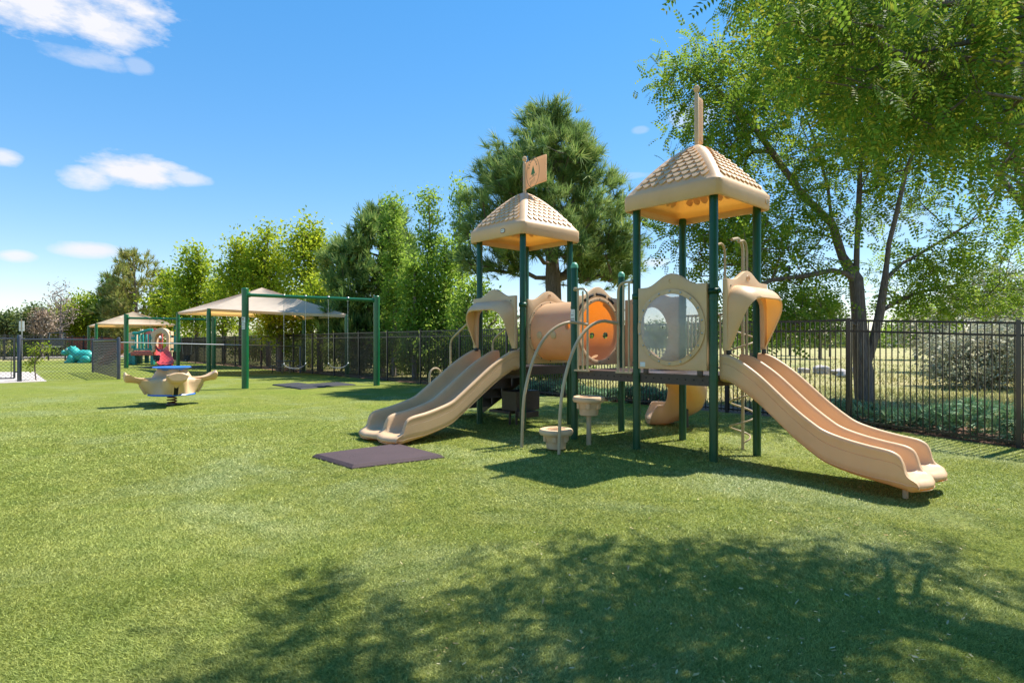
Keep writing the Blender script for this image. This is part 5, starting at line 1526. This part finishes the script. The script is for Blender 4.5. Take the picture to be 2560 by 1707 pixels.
# tall thin poplars right of the dark pine
PG = 'slender poplars beyond the fence'
def poplar(label, D, x, ytop, half, ybot, seed, n=60):
    es = []; rnd = random.Random(seed); hh = ybot-ytop
    for i in range(9):
        f = (i+.5)/9; es.append(E(x+rnd.uniform(-.4, .4)*half*f, ytop+hh*f, half*(.22+.8*f**.6), hh*.075, D+rnd.uniform(-.3, .3), int(n*(.4+1.2*f)/9)+2))
    make_tree('poplar', label, 'tree', [[tuple(Vector((At(x, 0, D).x, D, -.03))), tuple(At(x, ybot, D)), tuple(At(x+rnd.uniform(-6, 6), ytop+hh*.5, D)), tuple(At(x, ytop+6, D))]], es, 'quad', 24, .125, .20, 'poplar', 'palebark', r_base=.09, seed=seed, group=PG, step=.4, up=.8, inner=2)
poplar('slender poplar leaning against the right side of the dark pine', 22.5, 985, 487, 48, 860, 31, 90)
poplar('tallest slender poplar, midway between the two pines', 22.0, 1072, 468, 46, 870, 32, 95)
poplar('slender poplar right of the tallest one, above the slide hood', 21.0, 1112, 600, 55, 880, 33, 90)
poplar('thin poplar with a lone high tip beside the big pine', 22.5, 1150, 452, 32, 860, 34, 60)
poplar('short bushy poplar behind the fence left of the near slide', 20.5, 1035, 640, 60, 890, 35, 90)
deci('bright green bushy tree filling in behind the left tower posts', 19.5, 1190, 690, 85, 905, 36, 'poplar', 70, 22, .12, .22, group=None)

deci('yellow-green tree with the highest crown, left of the dark pine', 31, 775, 533, 78, 850, 41, 'yellow', 120, 26, .19, .34)
deci('yellow-green tree behind the peak of the large shade canopy', 32, 672, 552, 75, 850, 42, 'yellow', 115, 26, .19, .34)
deci('yellow-green tree left of the large canopy peak', 33, 603, 585, 70, 860, 43, 'yellow', 105, 26, .19, .34)
deci('brighter low leafy tree right of the large canopy', 27, 800, 690, 80, 870, 44, 'maple', 80, 26, .15, .28)
deci('dark green broad-leaved tree behind the left end of the large canopy', 41, 492, 606, 62, 870, 45, 'maple', 100, 26, .24, .42)
deci('leafy tree behind the small canopy, between the bronze conifer and the dark maple', 48, 425, 668, 55, 880, 46, 'maple', 80, 26, .28, .5)
deci('low bright tree behind the far swing frame', 37, 560, 690, 60, 880, 47, 'yellow', 70, 26, .18, .34)
deci('low bright tree just left of the dark pine trunk', 26, 700, 740, 70, 880, 48, 'maple', 60, 26, .14, .26)
pine('conifer', 'bronze-green conifer leaning left beside the small canopy', 56, 345, 880, [(630, 330, 350), (680, 300, 400), (740, 285, 415), (800, 280, 420), (850, 300, 400)], 51, .6, 6, 'brownpine', lean=-12, n_whorl=7, kind='tuft_far', r_base=.2)
pine('conifer', 'small dark conifer left of the bronze one', 60, 285, 880, [(700, 277, 292), (740, 268, 305), (800, 262, 310), (850, 270, 310)], 52, .65, 6, 'pine_dark', n_whorl=6, kind='tuft_far', r_base=.15)
deci('olive green rounded tree behind the red board fence', 60, 215, 735, 70, 870, 53, 'maple', 130, 28, .28, .58, group=None)
deci('smaller olive green tree left of the rounded one', 62, 165, 765, 42, 875, 54, 'maple', 60, 26, .32, .55, group=None)
# far left
def bare(label, D, x, ytop, half, ybot, seed, leaf='dry', n=60, per=6, name='bare_tree', size=.12, rb=.12):
    h = (ybot-ytop)/2
    make_tree(name, label, 'tree', [[tuple(Vector((At(x, 0, D).x, D, -.03))), tuple(At(x, ytop+h*1.2, D)), tuple(At(x, ytop+h*.5, D))]], [E(x, ytop+h, half, h, D, n)], 'quad', per, size, .3, leaf, 'palebark', r_base=rb, r_tip=.018, seed=seed, up=-.3)
bare('bare pinkish grey tree at the far left, rising above the shrubs', 55, 152, 702, 38, 850, 61, n=190, per=5, size=.16)
make_tree('dead_shrub', 'round dead shrub of pale pinkish twigs at the far left', 'shrub', [[tuple(Vector((At(105, 0, 50).x, 50, -.03))), tuple(At(105, 850, 50)), tuple(At(105, 830, 50))]], [E(105, 808, 26, 36, 50, 200)], 'quad', 16, .17, .2, 'dry', 'palebark', r_base=.1, r_tip=.012, seed=62)
deci('dark green tree at the far left edge', 60, 20, 782, 24, 860, 63, 'far', 50, 22, .3, .5, group=None)
deci('low dark tree right of the white sign at the far left', 58, 88, 760, 34, 870, 64, 'far', 60, 22, .3, .5, group=None)
deci('green shrub tree behind the white sign', 62, 58, 800, 30, 870, 65, 'far', 40, 22, .3, .5, group=None)

# shrubs beyond the black fence
SG = 'shrubs growing along the far side of the picket fence'
shr = [(16.0, 4.6, 1.7, 'shrub'), (19.5, 4.8, 1.8, 'poplar'), (23.0, 4.8, 1.9, 'shrub'), (27.0, 5.0, 2.0, 'maple'), (31.0, 5.2, 2.0, 'shrub'), (36.0, 5.4, 2.2, 'shrub'), (41.0, 4.0, 2.2, 'shrub'), (13.0, 4.2, 1.4, 'shrub'), (9.5, 1.6, .8, 'shrub'), (11.2, 1.9, .95, 'shrub'), (13.0, 1.7, 1.0, 'shrub'), (15.2, 2.0, 1.1, 'shrub'), (17.3, 2.0, .85, 'maple'), (19.6, 2.2, .95, 'shrub'), (21.8, 2.0, .8, 'olive'), (24.0, 2.2, 1.1, 'shrub'), (26.5, 2.4, 1.2, 'shrub'), (29.0, 2.2, 1.1, 'maple'), (32.0, 2.4, 1.3, 'shrub'), (35.0, 2.4, 1.3, 'shrub'), (38.5, 2.6, 1.4, 'shrub')]
descr = ['tall, behind the right post of the near swings', 'tall, between the chains of the near swings', 'tall, below the dark pine', 'tall, below the large canopy', 'tall, behind the near left swing post', 'tall, left of the near left swing post', 'tallest, behind the red slide', 'tall, behind the entry loop', 'behind the tunnel', 'behind the left tower deck', 'behind the stair rails', 'left of the entry loop', 'behind the right post of the near swings', 'behind the right belt swing', 'pale, behind the canopy post near the picnic table', 'behind the picnic table', 'behind the left belt swing',
         'behind the near left swing post', 'left of the near left swing post', 'behind the far swing frame', 'farthest, behind the bucket swing']
for i, ((s, n_, r_, m_), dd) in enumerate(zip(shr, descr)):
    p = F(s, n_); make_tree('shrub', 'leafy shrub beyond the fence, '+dd, 'shrub', [[(p.x, p.y, -.03), (p.x, p.y, .3), (p.x+.1, p.y, r_*.8)]], [((p.x, p.y, r_*.75), (r_*.95, r_*.8, r_*.75), 60), ((p.x+.3, p.y+.2, r_*1.2), (r_*.5, r_*.5, r_*.6), 16)], 'quad', 26, .10, .16, m_, r_base=.035, r_tip=.006, seed=70+i, group=SG, up=.3, inner=1, step=.25)

# juniper ground cover along the fence
def juniper():
    rng = np.random.default_rng(9); n = 5200
    s = np.concatenate([rng.uniform(-4, 3.4, int(n*.50)), rng.uniform(5.2, 12.2, n-int(n*.50))]); q = rng.uniform(.12, 1.05, n)
    s = s+0
    hgt = .10+.26*(np.clip(np.sin(s*3.1)+np.sin(s*1.3+1), -1, 2)*.35+.5)*np.sin(np.pi*np.clip(q/1.1, 0, 1))**.5
    hgt = hgt*np.where(s < 4, 1.25, 1)
    z = hgt*rng.random(n)**.6
    x = FP.x+FU.x*s+FN.x*q; y = FP.y+FU.y*s+FN.y*q; gz_ = np.array([gz(a, b) for a, b in zip(x, y)])
    d = rng.normal(0, 1, (n, 3)); d[:, 2] = np.abs(d[:, 2])*.5+.25
    TV, TF = tuft_tpl(9, .16, 4, 1.1)
    V, Fc = instance_np(TV, TF, np.stack([x, y, z+gz_], 1), frames(d, np.tile([0, 0, 1.0], (n, 1))+rng.normal(0, .4, (n, 3)), rng, .085+.06*rng.random(n)))
    tag(mesh_np('juniper_ground_cover', V, Fc, M['juniper']), 'low blue-green juniper growing along the foot of the fence', 'ground cover', kind='stuff')
juniper()
def meadow_grass():
    rng = np.random.default_rng(10); n = 90000
    y = 6/(1-rng.random(n)*(1-6/55)); x = y*rng.uniform(-.3, 1.0, n); q = (x-FP.x)*FN.x+(y-FP.y)*FN.y; k = q > 1.0; x, y = x[k], y[k]; n = len(x)
    pat = np.sin(x*.9+2*np.sin(y*.4))+np.sin(y*.8+x*.3); k = rng.random(n) < .55+.2*pat; x, y = x[k], y[k]; n = len(x)
    h = .05+.13*rng.random(n)**2; w = .006+.0007*y; a = rng.random(n)*3.14; l = rng.normal(0, .5, (n, 2)); z = np.full(n, -.04)
    V = np.stack([np.stack([x-np.cos(a)*w, y-np.sin(a)*w, z], 1), np.stack([x+np.cos(a)*w, y+np.sin(a)*w, z], 1), np.stack([x+l[:, 0]*h, y+l[:, 1]*h, z+h], 1)], 1)
    tag(mesh_np('meadow_grass', V.reshape(-1, 3), np.arange(n*3).reshape(-1, 3), M['straw']), 'dry yellow meadow grass beyond the fence', 'grass', kind='stuff')
meadow_grass()

# boulders in the meadow
def boulder(px, py, r, label, seed):
    g = G(px, py); rnd = random.Random(seed); bm = bmesh.new(); bmesh.ops.create_icosphere(bm, subdivisions=3, radius=1)
    ph = [rnd.uniform(0, 6) for _ in range(6)]
    for v in bm.verts:
        c = v.co.copy(); k = 1+.16*math.sin(c.x*3+ph[0])+.13*math.sin(c.y*4+ph[1])+.13*math.sin(c.z*5+ph[2])+.06*math.sin(c.x*9+c.z*7+ph[3]); v.co = Vector((c.x*r*1.25*k, c.y*r*k, c.z*r*.72*k))
    for f in bm.faces: f.smooth = True
    for e in bm.edges: e.smooth = e.calc_face_angle(0) < R(18)
    me = bpy.data.meshes.new('boulder'); bm.to_mesh(me); bm.free(); me.materials.append(M['rock']); o = bpy.data.objects.new('boulder', me); C.objects.link(o); o.location = (g.x, g.y, r*.4-.03)
    tag(o, label, 'boulder', 'pale boulders in the meadow')
boulder(2052, 932, .30, 'largest pale boulder in the meadow, left of the locust trunk', 1); boulder(2097, 935, .25, 'pale boulder between the largest one and the locust trunk', 2)
boulder(2138, 932, .24, 'pale boulder partly hidden by the locust trunk', 3); boulder(2108, 941, .2, 'low front boulder nearest the fence beside the locust trunk', 4); boulder(2010, 930, .2, 'small leftmost pale boulder in the meadow', 5)

# grey Russian olive bushes on the right
def bush(label, D, x, y, rx, ry, seed, mat, n=150, per=22, size=.15, name='bush', bark='palebark', spread=.22):
    b = At(x, 0, D); make_tree(name, label, 'bush', [[(b.x, D, -.04), tuple(At(x, y+ry*.6, D)), tuple(At(x, y, D))]], [E(x, y, rx, ry, D, n)], 'quad', per, size, spread, mat, bark, r_base=.09, r_tip=.007, seed=seed, up=.1, inner=1, step=.35)
bush('silvery grey olive bush in the meadow behind the right end of the fence', 17, 2470, 870, 150, 72, 81, 'olive', 230, 22, .11, spread=.2)
bush('low grey-green brush at the foot of the silvery bush', 16.6, 2440, 925, 120, 26, 85, 'olive', 110, 20, .10, spread=.16)
bush('pale olive tree rising above the fence at the right edge', 24, 2500, 750, 130, 70, 82, 'olive', 150, 24, .15, spread=.3)
bush('pale bushy olive tree left of the silvery bush', 26, 2330, 830, 80, 50, 83, 'olive', 90, 20, .15, spread=.28)
deci('green tree in the meadow distance right of the locust trunk', 45, 2290, 745, 95, 875, 84, 'poplar', 80, 24, .24, .45, group=None)
deci('green tree in the meadow distance left of the locust trunk', 48, 2050, 735, 70, 880, 85, 'far', 70, 24, .26, .45, group=None)
deci('small far tree seen beside the right slide hood', 60, 1975, 770, 50, 875, 86, 'far', 50, 22, .3, .5, group=None)
deci('far bushy tree seen under the slide hood', 42, 1880, 775, 55, 880, 87, 'poplar', 60, 22, .24, .45, group=None)
deci('far tree seen between the right tower posts', 65, 1760, 800, 70, 876, 88, 'far', 60, 22, .32, .6, group=None)
deci('far tree seen through the bubble window', 70, 1640, 806, 60, 876, 89, 'far', 50, 22, .34, .6, group=None)
deci('far tree behind the arched bars', 60, 1530, 800, 60, 878, 90, 'far', 50, 22, .3, .6, group=None)
deci('far tree at the right edge behind the olives', 60, 2560, 770, 110, 878, 91, 'far', 70, 22, .34, .6, group=None)
deci('spindly green tree low behind the tunnel', 24, 1440, 770, 60, 900, 92, 'poplar', 50, 22, .14, .3, group=None)
def far_wood():
    rng = np.random.default_rng(12); n = 40000; th = rng.uniform(-1.6, 1.6, n); d = rng.uniform(150, 190, n); x = th*d; y = d
    hmax = 3.0+2.2*(np.sin(th*23)+np.sin(th*57+1)+np.sin(th*9+2))*.5
    z = rng.random(n)*np.maximum(hmax, 1.2)
    sz = 1.0+.8*rng.random(n); V, Fc = instance_np(QUAD_V, QUAD_F, np.stack([x, y, z], 1), frames(rng.normal(0, 1, (n, 3)), rng.normal(0, 1, (n, 3)), rng, sz))
    tag(mesh_np('far_woodland', V, Fc, M['far']), 'low band of far-off trees along the horizon', 'woodland', kind='stuff')
far_wood()
def pole(px, ytop, ybase, D, label):
    p = At(px, 0, D); root = empty('utility_pole', (p.x, D, 0), label, 'utility pole'); h = EYE-(ytop-CY)*D/FPX
    mb = MB(); mb.tube([(p.x, D, -.05), (p.x, D, h)], .11, 8); mb.build('pole', M['bark'], root, smooth=60)
    mb = MB(); mb.box((p.x, D, h-.35), (1.1, .1, .12)); mb.box((p.x-.4, D, h-.2), (.1, .1, .2)); mb.box((p.x+.4, D, h-.2), (.1, .1, .2)); mb.build('crossarm', M['bark'], root, smooth=0)
pole(2075, 745, 870, 55, 'thin utility pole in the meadow left of the locust trunk'); pole(2452, 790, 870, 70, 'thin far pole near the right edge beyond the olive bush')
pole(279.5, 712, 880, 60, 'tall thin pole with a crossarm beside the small dark conifer')
# young tree growing in the chain-link fence
g = G(84, 951)
make_tree('sapling', 'thin yellow-green sapling growing beside the chain-link fence', 'sapling', [[(g.x, g.y+.1, -.02), (g.x-.05, g.y+.1, .45), (g.x, g.y+.1, .95)], [(g.x-.02, g.y+.1, .6), (g.x+.25, g.y+.1, 1.0)]],
    [((g.x-.05, g.y+.1, .62), (.28, .2, .38), 22), ((g.x+.2, g.y+.1, 1.05), (.35, .2, .16), 14)], 'quad', 8, .09, .07, 'yellow', r_base=.02, r_tip=.004, seed=95, step=.15)
for i, (px, dd, m_, r_) in enumerate([(20, 50, 'brownpine', .7), (62, 50, 'yellow', .6), (100, 51, 'brownpine', .6), (150, 51, 'shrub', .75)]):
    p = At(px, 0, dd); make_tree('yard_shrub', ['bronze shrub at the far left edge behind the kerb', 'yellow shrub behind the kerb below the white sign', 'low bronze shrub behind the sapling', 'dark shrub below the hanging bench swing'][i], 'shrub', [[(p.x, dd, 0), (p.x, dd, .5), (p.x, dd, r_)]], [((p.x, dd, r_*.8), (r_*1.4, r_, r_*.8), 50)], 'quad', 20, .22, .22, m_, r_base=.04, seed=97+i)

# ------------------------------------------------------------------ every loose bolt, bracket, clamp ... becomes a part of its own
def split_loose(o, name):
    me = o.data; n = len(me.vertices); lab = list(range(n))
    def find(i):
        while lab[i] != i: lab[i] = lab[lab[i]]; i = lab[i]
        return i
    for e in me.edges:
        a, b = find(e.vertices[0]), find(e.vertices[1])
        if a != b: lab[a] = b
    groups = {}
    for p in me.polygons: groups.setdefault(find(p.vertices[0]), []).append(p)
    par, loc = o.parent, o.location.copy()
    for polys in groups.values():
        idx = {}; vs = []; fs = []
        for p in polys:
            f = []
            for v in p.vertices:
                if v not in idx: idx[v] = len(vs); vs.append(tuple(me.vertices[v].co))
                f.append(idx[v])
            fs.append(f)
        m2 = bpy.data.meshes.new(name); m2.from_pydata(vs, [], fs); m2.materials.append(me.materials[0])
        for q, p in zip(m2.polygons, polys): q.use_smooth = p.use_smooth
        c = bpy.data.objects.new(name, m2); C.objects.link(c); c.parent = par; c.location = loc
    bpy.data.objects.remove(o)
for o in list(bpy.data.objects):
    b = o.name.split('.')[0]
    if b in SPLIT: split_loose(o, SPLIT[b])

# ------------------------------------------------------------------ bring everything to metres
bpy.context.view_layer.update()
done = set()
for o in list(bpy.data.objects):
    o.location = o.location*S
    if o.type == 'MESH' and o.data.name not in done:
        done.add(o.data.name); n = len(o.data.vertices); a = np.empty(n*3, np.float32); o.data.vertices.foreach_get('co', a); o.data.vertices.foreach_set('co', a*S); o.data.update()
